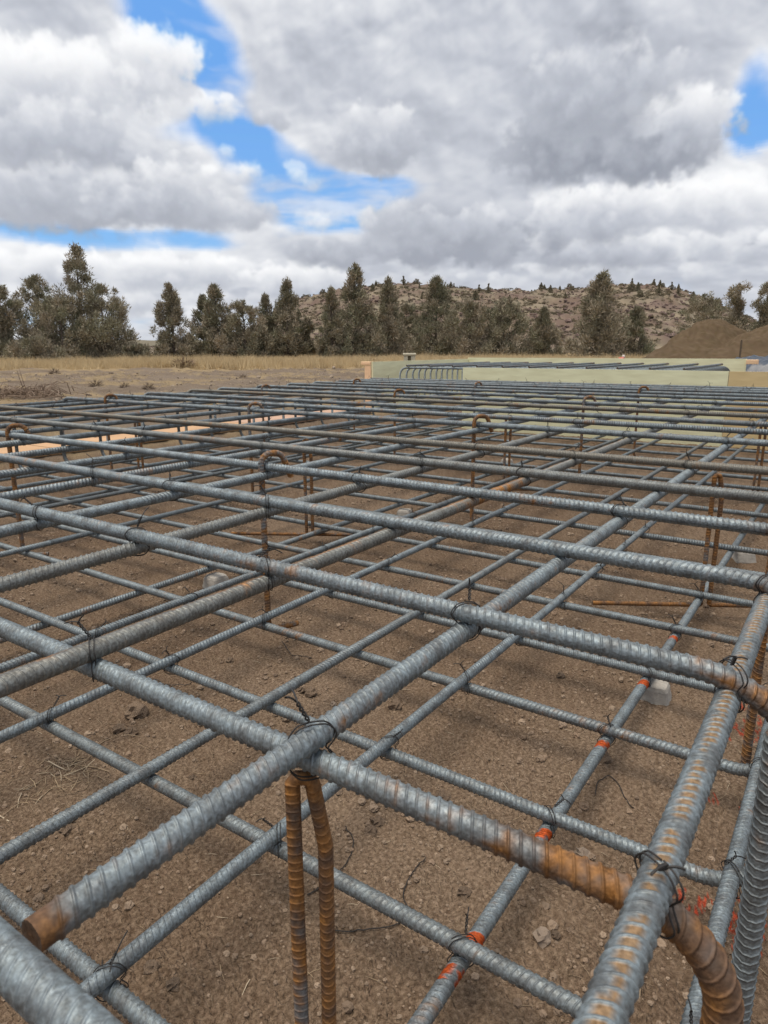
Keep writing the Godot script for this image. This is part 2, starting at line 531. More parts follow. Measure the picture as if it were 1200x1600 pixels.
func ground_y(p: Vector2) -> float:
	var r := p.length()
	var bench := 0.10 * smoothstep(-14.3 * FT, -14.95 * FT, p.x)            # the strip the low boards stand on
	var o := clampf(smoothstep(-17.0 * FT, -19.0 * FT, p.x) + smoothstep(-30.2 * FT, -31.5 * FT, p.y) + smoothstep(2.5, 4.0, p.x) + smoothstep(2.5, 4.0, p.y), 0.0, 1.0)
	var y := maxf(bench, OUT_Y * o)
	y += n_mid.get_noise_2d(p.x * 55.0, p.y * 55.0) * lerpf(0.008, 0.05, o)
	if r < 9.0:
		y += n_mid.get_noise_2d(p.x * 260.0 + 90.0, p.y * 260.0) * 0.008 + n_fine.get_noise_2d(p.x * 650.0, p.y * 650.0) * 0.0042
		y += maxf(0.0, -n_cell.get_noise_2d(p.x * 900.0, p.y * 900.0) - 0.55) * 0.026 * smoothstep(-0.15, 0.25, n_mid.get_noise_2d(p.x * 110.0, p.y * 110.0 + 50.0))
	if r >= 4.0 and o > 0.0:
		y += o * (n_mid.get_noise_2d(p.x * 190.0, p.y * 190.0) * 0.02 + absf(n_mid.get_noise_2d(p.x * 70.0 + 31.0, p.y * 24.0)) * 0.07)
	if r > 14.0:
		y += n_mid.get_noise_2d(p.x * 9.0, p.y * 9.0) * 0.06
	return y

func make_ground() -> void:
	for s in [[1150, 1140, 0.035], [1180, 1135, 0.03], [1165, 1155, 0.03], [1112, 1245, 0.016], [1186, 1275, 0.022], [1067, 1408, 0.022], [1095, 1415, 0.018], [1145, 1432, 0.035], [1155, 1450, 0.03], [1165, 1105, 0.02]]:
		var q := on_level(s[0], s[1], 0.0)
		paint_spots.append([Vector2(q.x, q.z), s[2]])
	var ang := PackedFloat32Array()
	for k in 521: ang.append(deg_to_rad(-43.0 + 86.0 * k / 520.0))
	for k in range(1, 60): ang.append(deg_to_rad(43.0 + 274.0 * k / 60.0))
	var rad := PackedFloat32Array([0.02])
	var r := 0.30
	while r < 900.0:
		rad.append(r)
		r *= 1.0085 if r < 3.6 else 1.022 if r < 60.0 else 1.07
	var n := ang.size()
	var v := PackedVector3Array()
	var col := PackedColorArray()
	var uv := PackedVector2Array()
	var idx := PackedInt32Array()
	var soil := Color(0.335, 0.250, 0.178)
	var soil_b := Color(0.225, 0.158, 0.109)
	var soil_c := Color(0.40, 0.305, 0.225)
	var field_soil := Color(0.335, 0.278, 0.220)
	var field_dark := Color(0.24, 0.19, 0.145)
	var straw := Color(0.50, 0.395, 0.24)
	var head := deg_to_rad(34.5)
	for k in rad.size():
		for a in ang:
			var p := Vector2(-sin(head - a), -cos(head - a)) * rad[k]
			v.append(Vector3(p.x, ground_y(p), p.y))
			uv.append(p)
			var big := n_mid.get_noise_2d(p.x * 40.0 + 400.0, p.y * 40.0)
			var fine := n_fine.get_noise_2d(p.x * 900.0 + 77.0, p.y * 900.0)
			var c := soil.lerp(soil_b, clampf(0.35 - fine * 0.8 - big * 0.7, 0.0, 1.0)).lerp(soil_c, clampf(big * 0.9 + fine * 0.5 - 0.1, 0.0, 1.0))
			var o := pad_edge(p)
			if o > 0.0:
				var st := n_mid.get_noise_2d(p.x * 18.0, p.y * 30.0 + 60.0)
				var g := field_soil.lerp(field_dark, clampf(0.3 + 1.2 * st, 0.0, 1.0))
				g = g.lerp(straw, smoothstep(0.02, 0.35, n_mid.get_noise_2d(p.x * 13.0 + 900.0, p.y * 26.0) + 0.5 * n_fine.get_noise_2d(p.x * 40.0, p.y * 40.0)) * 0.8)
				g = g.lerp(straw, meadow(p))
				c = c.lerp(g, o)
			if rad[k] > 0.7 and rad[k] < 3.2:
				for s in paint_spots:
					var d: float = p.distance_to(s[0]) / s[1]
					if d < 1.6 and n_fine.get_noise_2d(p.x * 2600.0, p.y * 2600.0) > 0.12 + (d - 0.5) * 0.35:
						c = c.lerp(Color(0.66, 0.085, 0.035), 0.75)
			col.append(c)
	for k in rad.size() - 1:
		for a in n:
			var i := k * n + a
			var j := k * n + (a + 1) % n
			idx.append_array([i, i + n, j, j, i + n, j + n])
	var g := MeshInstance3D.new()
	g.name = "ground"
	g.mesh = mesh_of(v, idx, col, uv)
	g.material_override = mat.dirt
	add_child(g)
	g.set_meta("kind", "structure")

func lump_mesh(seed_: int, squash := 0.7) -> ArrayMesh:
	var s := SphereMesh.new()
	s.radius = 1.0
	s.height = 2.0
	s.radial_segments = 11
	s.rings = 6
	var a := s.get_mesh_arrays()
	var src: PackedVector3Array = a[Mesh.ARRAY_VERTEX]
	var v := PackedVector3Array()
	for p in src:
		var k := 0.95 + 0.62 * n_fine.get_noise_3d(p.x * 45.0 + seed_ * 50.0, p.y * 45.0, p.z * 45.0) + 0.42 * n_fine.get_noise_3d(p.x * 110.0, p.y * 110.0 + seed_ * 9.0, p.z * 110.0)
		v.append(Vector3(p.x, p.y * squash, p.z) * k)
	return mesh_of(v, a[Mesh.ARRAY_INDEX], PackedColorArray(), PackedVector2Array(), false)

func scatter(called: String, mesh: Mesh, m: Material, xf: Array, cols: Array, label: String, category: String) -> void:
	var mm := MultiMesh.new()
	mm.transform_format = MultiMesh.TRANSFORM_3D
	mm.use_colors = cols.size() > 0
	mm.mesh = mesh
	mm.instance_count = xf.size()
	for k in xf.size():
		mm.set_instance_transform(k, xf[k])
		if cols.size(): mm.set_instance_color(k, cols[k])
	var o := MultiMeshInstance3D.new()
	o.name = numbered(called)
	o.multimesh = mm
	o.material_override = m
	add_child(o)
	tag(o, label, category, "", "stuff")

func view_point(r0: float, r1: float, spread := 38.0) -> Vector2:
	var a := deg_to_rad(34.5 + rng.randf_range(-spread, spread))
	var r := sqrt(lerpf(r0 * r0, r1 * r1, rng.randf()))
	return Vector2(-sin(a), -cos(a)) * r

func rand_basis(tilt := 0.4) -> Basis:
	return Basis.from_euler(Vector3(rng.randf_range(-tilt, tilt), rng.randf() * TAU, rng.randf_range(-tilt, tilt)))

# ---------------------------------------------------------------- junipers

func juniper(seed_: int, height: float, width: float, kind: int) -> Array:
	# returns [trunk mesh, crown mesh]; kind 0 spire, 1 broad, 2 open and ragged
	var g := RandomNumberGenerator.new()
	g.seed = seed_ * 101 + 7
	var tv := PackedVector3Array()
	var ti := PackedInt32Array()
	var pts := PackedVector3Array()
	var rr := PackedFloat32Array()
	var lean := Vector3(g.randf_range(-0.04, 0.04), 0, g.randf_range(-0.04, 0.04))
	for k in 8:
		var t := k / 7.0
		pts.append(Vector3(0, -0.15 + (height * 0.97 + 0.15) * t, 0) + lean * height * t + Vector3(g.randf() - 0.5, 0, g.randf() - 0.5) * 0.12 * t)
		rr.append(lerpf(0.026 * height, 0.008, pow(t, 0.8)))
	tube_into(tv, ti, pts, rr, 7)
	var v := PackedVector3Array()
	var col := PackedColorArray()
	var clumps := int(80 + 14 * height)
	var tip := 0
	for c in clumps:
		var t := pow(g.randf(), 1.35)
		t = 0.05 + 0.95 * t
		var R := 0.0
		if kind == 0: R = (0.75 * (1.0 - t) + 0.25 * pow(1.0 - t, 0.5)) * (0.62 + 0.38 * smoothstep(0.0, 0.2, t)) * 1.12
		elif kind == 1: R = sqrt(maxf(0.0, 1.0 - pow(absf(t - 0.33) / 0.67, 2.0))) * 0.98
		else: R = (0.45 + 0.55 * sin(t * 9.0 + seed_)) * pow(1.0 - t, 0.5) + 0.12
		var az := g.randf() * TAU
		R *= 0.78 + 0.34 * sin(az * 2.0 + seed_ + t * 5.0) * 0.6 + 0.2 * sin(az * 5.0 + t * 11.0 + seed_ * 3.0)
		var rad := R * width * 0.60 * (0.25 + 0.75 * sqrt(g.randf()))
		var spine := lean * height * t
		var cen := Vector3(cos(az) * rad, t * height, sin(az) * rad) + spine
		# a limb up and out to the clump
		if c % 3 == 0 and rad > 0.25:
			var from := Vector3(0, maxf(0.12 * height, t * height - rad * 0.75), 0) + spine
			tube_into(tv, ti, PackedVector3Array([from, from.lerp(cen, 0.5) + Vector3(0, -0.05, 0), cen]), PackedFloat32Array([0.012 * height * 0.6, 0.02, 0.008]), 4)
		var size := (0.16 + 0.26 * g.randf()) * (0.55 + 0.45 * (1.0 - t)) * clampf(width / 2.6, 0.6, 1.5)
		var hue := clampf(g.randf() * 0.8 + (0.25 if seed_ % 3 == 0 else -0.1 if seed_ % 5 == 2 else 0.1), 0.0, 1.0)
		var base := Color(0.215, 0.218, 0.145).lerp(Color(0.315, 0.272, 0.205), hue)
		if g.randf() < 0.25: base = base.lerp(Color(0.38, 0.325, 0.25), 0.7)
		var leaves := int(68 + 60 * size / 0.3)
		var out := (cen - spine - Vector3(0, t * height, 0)).normalized() if rad > 0.05 else Vector3.UP
		for q in leaves:
			var d := Vector3(g.randfn(), g.randfn(), g.randfn()).normalized()
			var p := cen + d * size * pow(g.randf(), 0.55) * Vector3(1.0, 1.25, 1.0)
			var dir := (d * 0.7 + out * 0.35 + Vector3(0, 0.75, 0) + Vector3(g.randfn(), g.randfn(), g.randfn()) * 0.35).normalized()
			var side := dir.cross(Vector3(g.randfn(), g.randfn(), g.randfn())).normalized()
			var ln := g.randf_range(0.08, 0.21)
			var wd := g.randf_range(0.013, 0.034)
			var cc := base * g.randf_range(0.6, 1.35)
			cc.a = 1.0
			v.append_array([p - side * wd, p + side * wd, p + dir * ln])
			col.append_array([cc, cc, cc])
	return [mesh_of(tv, ti), mesh_of(v, PackedInt32Array(), col, PackedVector2Array(), false)]

func plant_tree(called: String, meshes: Array, at: Vector3, scl: Vector3, turn: float, label: String, category: String, group := "") -> void:
	var t := root_of(called, label, category, at, group)
	var a := part("trunk", meshes[0], mat.bark, t)
	var b := part("crown", meshes[1], mat.leaf, t)
	for o in [a, b]:
		o.basis = Basis(Vector3.UP, turn).scaled(scl)

# ---------------------------------------------------------------- build

func _ready() -> void:
	rng.seed = 20240
	n_fine.noise_type = FastNoiseLite.TYPE_SIMPLEX_SMOOTH
	n_fine.frequency = 0.08
	n_fine.fractal_octaves = 3
	n_fine.seed = 3
	n_mid.noise_type = FastNoiseLite.TYPE_SIMPLEX_SMOOTH
	n_mid.frequency = 0.02
	n_mid.fractal_octaves = 3
	n_mid.seed = 11
	n_cell.noise_type = FastNoiseLite.TYPE_CELLULAR
	n_cell.frequency = 0.04
	n_cell.seed = 5
	n_sky.noise_type = FastNoiseLite.TYPE_SIMPLEX_SMOOTH
	n_sky.frequency = 0.016
	n_sky.fractal_octaves = 5
	n_sky.fractal_gain = 0.52
	n_sky.seed = 21
	n_puff.noise_type = FastNoiseLite.TYPE_SIMPLEX_SMOOTH
	n_puff.frequency = 0.030
	n_puff.fractal_octaves = 5
	n_puff.fractal_gain = 0.5
	n_puff.seed = 8

	# camera
	var cam := Camera3D.new()
	cam.name = "camera"
	add_child(cam)
	cam.transform = Transform3D(cam_basis, Vector3(0, EYE, 0))
	cam.near = 0.02
	cam.far = 6000.0
	var att := CameraAttributesPhysical.new()
	att.frustum_focal_length = 12.0 * FOCAL / 800.0
	att.frustum_focus_distance = 1.5
	att.exposure_aperture = 13.0
	att.frustum_near = 0.02
	att.frustum_far = 6000.0
	cam.attributes = att
	cam.fov = rad_to_deg(2.0 * atan(800.0 / FOCAL))
	cam.current = true
	# sky
	var env := Environment.new()
	env.background_mode = Environment.BG_SKY
	var sky := Sky.new()
	var pano := PanoramaSkyMaterial.new()
	pano.panorama = make_sky()
	sky.sky_material = pano
	env.sky = sky
	env.tonemap_mode = Environment.TONE_MAPPER_LINEAR
	env.tonemap_exposure = EXPOSE
	env.sdfgi_enabled = true
	env.ssao_enabled = true
	env.ssil_enabled = true
	var we := WorldEnvironment.new()
	we.name = "environment"
	we.environment = env
	add_child(we)
	# a sun veiled by cloud, so spread that it throws no hard shadow
	var sun := DirectionalLight3D.new()
	sun.name = "sun"
	sun.light_energy = 0.5
	sun.light_color = Color(1.0, 0.95, 0.88)
	sun.light_angular_distance = 42.0
	sun.shadow_enabled = true
	add_child(sun)
	sun.look_at_from_position(Vector3(-0.12, 1.0, 0.16), Vector3.ZERO)
	print("sky done ", Time.get_ticks_msec())

	make_materials()
	make_ground()
	print("ground done ", Time.get_ticks_msec())
	make_hills()
	make_forms()
	make_cage()
	print("cage done ", Time.get_ticks_msec())
	make_far_cage()
	make_trees()
	print("trees done ", Time.get_ticks_msec())
	make_yard()
	make_litter()
	print("all done ", Time.get_ticks_msec())

func make_materials() -> void:
	var d := vertex_mat(0.95)
	d.albedo_texture = noise_tex(0.06, 4, Color(0.58, 0.56, 0.54), Color(1.0, 1.0, 1.0), 1024, 5)
	d.uv1_scale = Vector3(1.7, 1.7, 1.7)
	d.heightmap_enabled = true
	d.heightmap_texture = noise_tex(0.085, 14, Color.BLACK, Color.WHITE, 1024, 5)
	d.heightmap_scale = 0.6
	d.metallic_specular = 0.2
	mat.dirt = d
	var s := vertex_mat(0.52, 0.5)
	s.albedo_texture = noise_tex(0.05, 9, Color(0.55, 0.53, 0.51), Color(1, 1, 1), 512, 4)
	s.uv1_triplanar = true
	s.uv1_world_triplanar = true
	s.uv1_scale = Vector3(7, 7, 7)
	s.roughness_texture = noise_tex(0.03, 19, Color(0.62, 0.62, 0.62), Color(1, 1, 1), 256, 3)
	s.roughness = 0.70
	s.heightmap_enabled = true
	s.heightmap_texture = noise_tex(0.06, 29, Color.BLACK, Color.WHITE, 512, 4)
	s.heightmap_scale = 0.06
	mat.steel = s
	var rr := s.duplicate()
	rr.metallic = 0.0
	rr.roughness = 0.95
	mat.rusty = rr
	mat.wire = plain(lin(0.028, 0.026, 0.025), 0.55, 0.3)
	mat.bark = plain(lin(0.12, 0.095, 0.075), 0.95)
	var l := vertex_mat(0.85)
	l.metallic_specular = 0.25
	l.backlight_enabled = true
	l.backlight = Color(0.18, 0.18, 0.12)
	mat.leaf = l
	mat.flake = vertex_mat(0.9)
	mat.straw = vertex_mat(0.8)
	mat.hill = vertex_mat(0.95)
	for w in [["ply_pale", [0.80, 0.80, 0.54]], ["ply_tan", [0.68, 0.53, 0.28]], ["lumber", [0.84, 0.58, 0.36]], ["sheet_orange", [0.50, 0.31, 0.165]], ["sheet_pink", [0.46, 0.30, 0.21]]]:
		var p := plain(Color.WHITE, 0.7)
		var c: Array = w[1]
		p.albedo_texture = noise_tex(0.012, 33, lin(c[0] * 0.86, c[1] * 0.84, c[2] * 0.8), lin(c[0] * 1.05, c[1] * 1.05, c[2] * 1.05), 512, 5)
		p.uv1_triplanar = true
		p.uv1_world_triplanar = true
		p.uv1_scale = Vector3(0.5, 3.0, 0.5)
		mat[w[0]] = p
	var k := plain(Color.WHITE, 0.95)
	k.albedo_texture = noise_tex(0.03, 41, lin(0.30, 0.28, 0.25), lin(0.44, 0.42, 0.38), 256, 5)
	k.uv1_triplanar = true
	k.uv1_world_triplanar = true
	k.uv1_scale = Vector3(6, 6, 6)
	k.heightmap_enabled = true
	k.heightmap_texture = noise_tex(0.08, 42, Color.BLACK, Color.WHITE, 256, 4)
	k.heightmap_scale = 0.15
	mat.concrete = k
	mat.clod = plain(Color.WHITE, 0.97)
	mat.clod.albedo_texture = noise_tex(0.03, 51, lin(0.165, 0.116, 0.078), lin(0.26, 0.19, 0.134), 256, 5)
	mat.clod.uv1_triplanar = true
	mat.clod.uv1_scale = Vector3(0.6, 0.6, 0.6)
	mat.clod.heightmap_enabled = true
	mat.clod.heightmap_texture = noise_tex(0.05, 52, Color.BLACK, Color.WHITE, 256, 5)
	mat.clod.heightmap_scale = 0.3
	mat.stone = plain(lin(0.24, 0.188, 0.145), 0.95)
	var md := vertex_mat(0.97)
	md.metallic_specular = 0.2
	mat.mound = md

# ---------------------------------------------------------------- hill and far ground

func make_hills() -> void:
	var sky_line := [[-900, 548], [-200, 546], [150, 546], [330, 536], [400, 512], [450, 478], [480, 466], [540, 455], [600, 447], [640, 446], [700, 452], [760, 455], [830, 457], [890, 454], [950, 449], [1010, 449], [1050, 456], [1090, 467], [1130, 484], [1180, 505], [1300, 530], [1500, 548], [2300, 548]]
	var v := PackedVector3Array()
	var col := PackedColorArray()
	var idx := PackedInt32Array()
	var na := 420
	var nr := 90
	var tan_c := Color(0.20, 0.160, 0.108)
	var rock := Color(0.125, 0.084, 0.064)
	var sage := Color(0.145, 0.128, 0.088)
	var pale := Color(0.235, 0.19, 0.135)
	for j in nr:
		var t := j / (nr - 1.0)
		var dist := lerpf(95.0, 330.0, t)
		for i in na:
			var px := lerpf(-300.0, 1700.0, i / (na - 1.0))
			var e := 548.0
			for k in sky_line.size() - 1:
				if px >= sky_line[k][0] and px < sky_line[k + 1][0]:
					e = lerpf(sky_line[k][1], sky_line[k + 1][1], smoothstep(0.0, 1.0, (px - sky_line[k][0]) / (sky_line[k + 1][0] - sky_line[k][0])) * 0.5 + (px - sky_line[k][0]) / (sky_line[k + 1][0] - sky_line[k][0]) * 0.5)
			var p := off_at(px, dist)
			var crest := maxf(0.0, rise_to(px, e, 250.0))
			var up := smoothstep(0.0, 1.0, clampf((dist - 95.0) / 155.0, 0.0, 1.0))
			up = up * 0.75 + 0.25 * clampf((dist - 95.0) / 155.0, 0.0, 1.0)
			var down := 1.0 - 0.35 * smoothstep(250.0, 330.0, dist)
			var y := crest * up * down
			var led := n_mid.get_noise_2d(p.x * 1.6, p.z * 1.6)
			# ledges of rim rock
			var band := y / 5.0 + led * 1.6
			var fr := band - floorf(band)
			y += (smoothstep(0.35, 0.65, fr) - fr) * 1.8 * clampf(crest / 18.0, 0.0, 1.0) + n_mid.get_noise_2d(p.x * 7.0, p.z * 7.0) * 0.9 * clampf(crest / 12.0, 0.0, 1.0)
			v.append(Vector3(p.x, OUT_Y - 0.4 + y, p.z))
			var f := n_fine.get_noise_2d(p.x * 5.0, p.z * 5.0)
			var g := n_mid.get_noise_2d(p.x * 3.0 + 55.0, p.z * 3.0)
			var steep := 1.0 - absf(fr - 0.5) * 3.2
			var c := tan_c.lerp(pale, clampf(0.3 + g * 1.2, 0.0, 1.0)).lerp(sage, clampf(0.35 + f * 1.6, 0.0, 0.9))
			c = c.lerp(rock, clampf(0.22 + steep * 0.95 + g * 1.5 + f * 0.6, 0.0, 0.95))
			col.append(c)
	for j in nr - 1:
		for i in na - 1:
			var a := j * na + i
			idx.append_array([a, a + na, a + 1, a + 1, a + na, a + na + 1])
	var h := MeshInstance3D.new()
	h.name = "hill"
	h.mesh = mesh_of(v, idx, col)
	h.material_override = mat.hill
	add_child(h)
	h.set_meta("kind", "structure")
	# sagebrush and boulders over the slope
	var rocks := []
	var rock_c := []
	var bushes := []
	var bush_c := []
	for k in 11000:
		var i := rng.randi_range(na / 4, na * 3 / 4)
		var j := rng.randi_range(8, 62)
		var q := v[j * na + i].lerp(v[(j + 1) * na + i + 1], rng.randf())
		q += Vector3(rng.randf_range(-1.2, 1.2), 0, rng.randf_range(-1.2, 1.2))
		if q.y < 1.5: continue
		if n_mid.get_noise_2d(q.x * 3.0 + 55.0, q.z * 3.0) + rng.randf_range(-0.4, 0.4) > 0.05:
			var s := rng.randf_range(0.16, 0.5) * (1.5 if rng.randf() < 0.1 else 1.0)
			rocks.append(Transform3D(rand_basis().scaled(Vector3(s, s * 0.7, s)), q))
			rock_c.append(Color(0.135, 0.095, 0.082) * rng.randf_range(0.7, 1.6))
		else:
			var s := rng.randf_range(0.3, 0.75)
			bushes.append(Transform3D(rand_basis(0.2).scaled(Vector3(s, s * 0.8, s)), q + Vector3(0, s * 0.25, 0)))
			bush_c.append(Color(0.105, 0.095, 0.062).lerp(Color(0.22, 0.18, 0.115), rng.randf()))
	scatter("boulders", lump_mesh(3), mat.flake, rocks, rock_c, "reddish brown boulders strewn over the slope of the hill", "boulders")
	scatter("sagebrush", bush_mesh(5), mat.flake, bushes, bush_c, "low grey sagebrush dotted over the rocky hill", "sagebrush")
	# junipers on the hill
	var kinds := [juniper(71, 3.0, 1.9, 0), juniper(72, 2.6, 2.2, 1), juniper(73, 3.4, 1.7, 2)]
	for k in 96:
		var i := rng.randi_range(int(na * 0.365), int(na * 0.70))
		var j := rng.randi_range(26, 58) if k < 52 else rng.randi_range(56, 61)
		var q := v[j * na + i]
		var s := rng.randf_range(0.45, 0.95) * (0.9 if k < 52 else 0.65)
		plant_tree("hill_juniper", kinds[k % 3], q - Vector3(0, 0.1, 0), Vector3(s * 1.25, s, s * 1.25), rng.randf() * TAU, "small dark juniper growing on the rocky hill", "tree", "junipers scattered over the hill")
	# a far blue ridge low on the left
	var fv := PackedVector3Array()
	var fi := PackedInt32Array()
	for i in 60:
		var px := lerpf(-900.0, 700.0, i / 59.0)
		var p := off_at(px, 2600.0)
		var y := rise_to(px, 531.0 - 8.0 * n_mid.get_noise_2d(px * 0.5, 5.0), 2600.0)
		fv.append_array([p * 0.93 + Vector3(0, -2, 0), p + Vector3(0, y, 0), p * 1.1 + Vector3(0, -2, 0)])
		if i > 0:
			for q in 2:
				var a := (i - 1) * 3 + q
				fi.append_array([a, a + 1, a + 3, a + 3, a + 1, a + 4])
	var fr2 := MeshInstance3D.new()
	fr2.name = "far_ridge"
	fr2.mesh = mesh_of(fv, fi)
	fr2.material_override = plain(lin(0.145, 0.128, 0.088), 1.0)
	add_child(fr2)
	fr2.set_meta("kind", "structure")

func bush_mesh(seed_: int, blades := 60, wide := 0.13) -> ArrayMesh:
	var g := RandomNumberGenerator.new()
	g.seed = seed_
	var v := PackedVector3Array()
	for k in blades:
		var d := Vector3(g.randfn(), absf(g.randfn()) * 0.8, g.randfn()).normalized()
		var p := d * g.randf_range(0.2, 0.75)
		var s := d.cross(Vector3(g.randfn(), g.randfn(), g.randfn())).normalized() * wide
		v.append_array([p - s, p + s, p + d * 0.42])
	return mesh_of(v, PackedInt32Array(), PackedColorArray(), PackedVector2Array(), false)

# ---------------------------------------------------------------- forms

func make_forms() -> void:
	var eye := EYE
	# bulkhead across the pad, its back side braced
	var zt := -21.0 * FT
	var top := eye - 0.63 * FT
	var x0 := -11.15 * FT
	var x1 := -3.0 * FT
	var x2 := 1.6
	var bulk := root_of("form_board", "long pale yellow plywood form board standing behind the top mat", "form board", Vector3((x0 + x1) / 2, 0, zt))
	part("panel", box_mesh(Vector3(x1 - x0, top, 0.02), 0.0), mat.ply_pale, bulk, Vector3(0, top / 2, 0))
	for k in 5:
		part("stud", box_mesh(Vector3(0.038, top - 0.05, 0.085)), mat.lumber, bulk, Vector3(lerpf(-1.15, 1.15, k / 4.0), top / 2 - 0.02, -0.055))
	var tanp := root_of("form_board", "tan bare plywood form board butted to the end of the pale one", "form board", Vector3((x1 + x2) / 2 + 0.002, 0, zt + 0.002))
	part("panel", box_mesh(Vector3(x2 - x1 - 0.006, top - 0.004, 0.02)), mat.ply_tan, tanp, Vector3(0, top / 2, 0))
	for k in 3:
		part("stud", box_mesh(Vector3(0.038, top - 0.05, 0.085)), mat.lumber, tanp, Vector3(lerpf(-1.0, 1.0, k / 2.0), top / 2 - 0.02, -0.055))
	# outer forms round the far bay
	var oz := -29.5 * FT
	var ox := -15.4 * FT
	var ot := eye - 0.42 * FT
	var xe := -3.65 * FT
	var back := root_of("form_board", "pale yellow form board closing the far side of the pad", "form board", Vector3((ox + xe) / 2, 0, oz))
	part("panel", box_mesh(Vector3(xe - ox, ot - 0.02, 0.02)), mat.ply_pale, back, Vector3(0, (ot + 0.02) / 2, 0))
	part("end_block", box_mesh(Vector3(0.12, 0.05, 0.09), 0.004), mat.lumber, back, Vector3((xe - ox) / 2 + 0.06, ot - 0.035, 0))
	for k in 6:
		part("stud", box_mesh(Vector3(0.038, ot - 0.08, 0.085)), mat.lumber, back, Vector3(lerpf(-1.7, 1.7, k / 5.0), ot / 2, -0.054))
	var z0 := -21.6 * FT
	var side := root_of("form_board", "pale yellow form board with an orange end post along the far bay", "form board", Vector3(ox, 0, (z0 + oz) / 2))
	part("panel", box_mesh(Vector3(0.02, ot - 0.035, z0 - oz - 0.03)), mat.ply_pale, side, Vector3(0, (ot - 0.0) / 2, 0.0))
	var post := part("end_post", box_mesh(Vector3(0.085, ot - 0.06, 0.038)), mat.lumber, side, Vector3(-0.055, (ot - 0.06) / 2, (z0 - oz) / 2 - 0.02))
	post.set_meta("label", "orange lumber end post")
	part("top_block", box_mesh(Vector3(0.13, 0.035, 0.09), 0.004), mat.lumber, side, Vector3(-0.078, ot - 0.035, (z0 - oz) / 2 - 0.04))
	# flat orange boards along the left side of the pad
	var zs := [1.2, -8.5 * FT, -14.8 * FT, -21.3 * FT]
	for k in 3:
		var len_ := float(zs[k]) - float(zs[k + 1]) - 0.012
		var m: Material = mat.sheet_orange if k < 2 else mat.sheet_pink
		var b := root_of("edge_board", ["flat orange plywood strip, the length at the near left end of the pad", "flat orange plywood strip, the middle length of the left row", "pinkish flat plywood strip, the length ending at the orange post"][k], "edge board", Vector3(-15.85 * FT, 0.122, (float(zs[k]) + float(zs[k + 1])) / 2), "flat boards along the left side of the pad")
		part("sheet", box_mesh(Vector3(0.48, 0.019, len_)), m, b, Vector3(0, 0.0295, 0))
		for q in 2:
			part("cleat", box_mesh(Vector3(0.038, 0.038, len_ - 0.02)), m, b, Vector3(-0.19 + 0.38 * q, 0.0, 0))

# ---------------------------------------------------------------- the cage

var top_a_z := [-2.235, -3.265, -4.30, -5.25, -6.42, -8.32, -9.42, -10.45, -11.65, -12.75, -14.1, -15.4, -16.6, -17.7, -18.6, -19.5]
var support_a_z := [-1.312, -7.36, -13.4]
var top_b_x := [-0.215, -1.15, -2.205, -3.2, -4.2, -5.2, -6.2, -7.2, -8.2, -9.2, -10.2, -11.2, -12.2, -13.2, -14.0]
var low_a_z := [-1.21, -2.16, -3.14, -4.15, -5.15, -6.15, -7.2, -8.2, -9.2, -10.2, -11.3, -12.4, -13.5, -14.6, -15.7, -17.0, -18.4, -19.8]
var low_b_x := [-0.2, -2.1, -3.1, -4.14, -5.1, -7.05, -8.1, -9.1, -10.1, -12.0, -13.0]
var support_b_x := [-1.07, -6.0, -11.0]

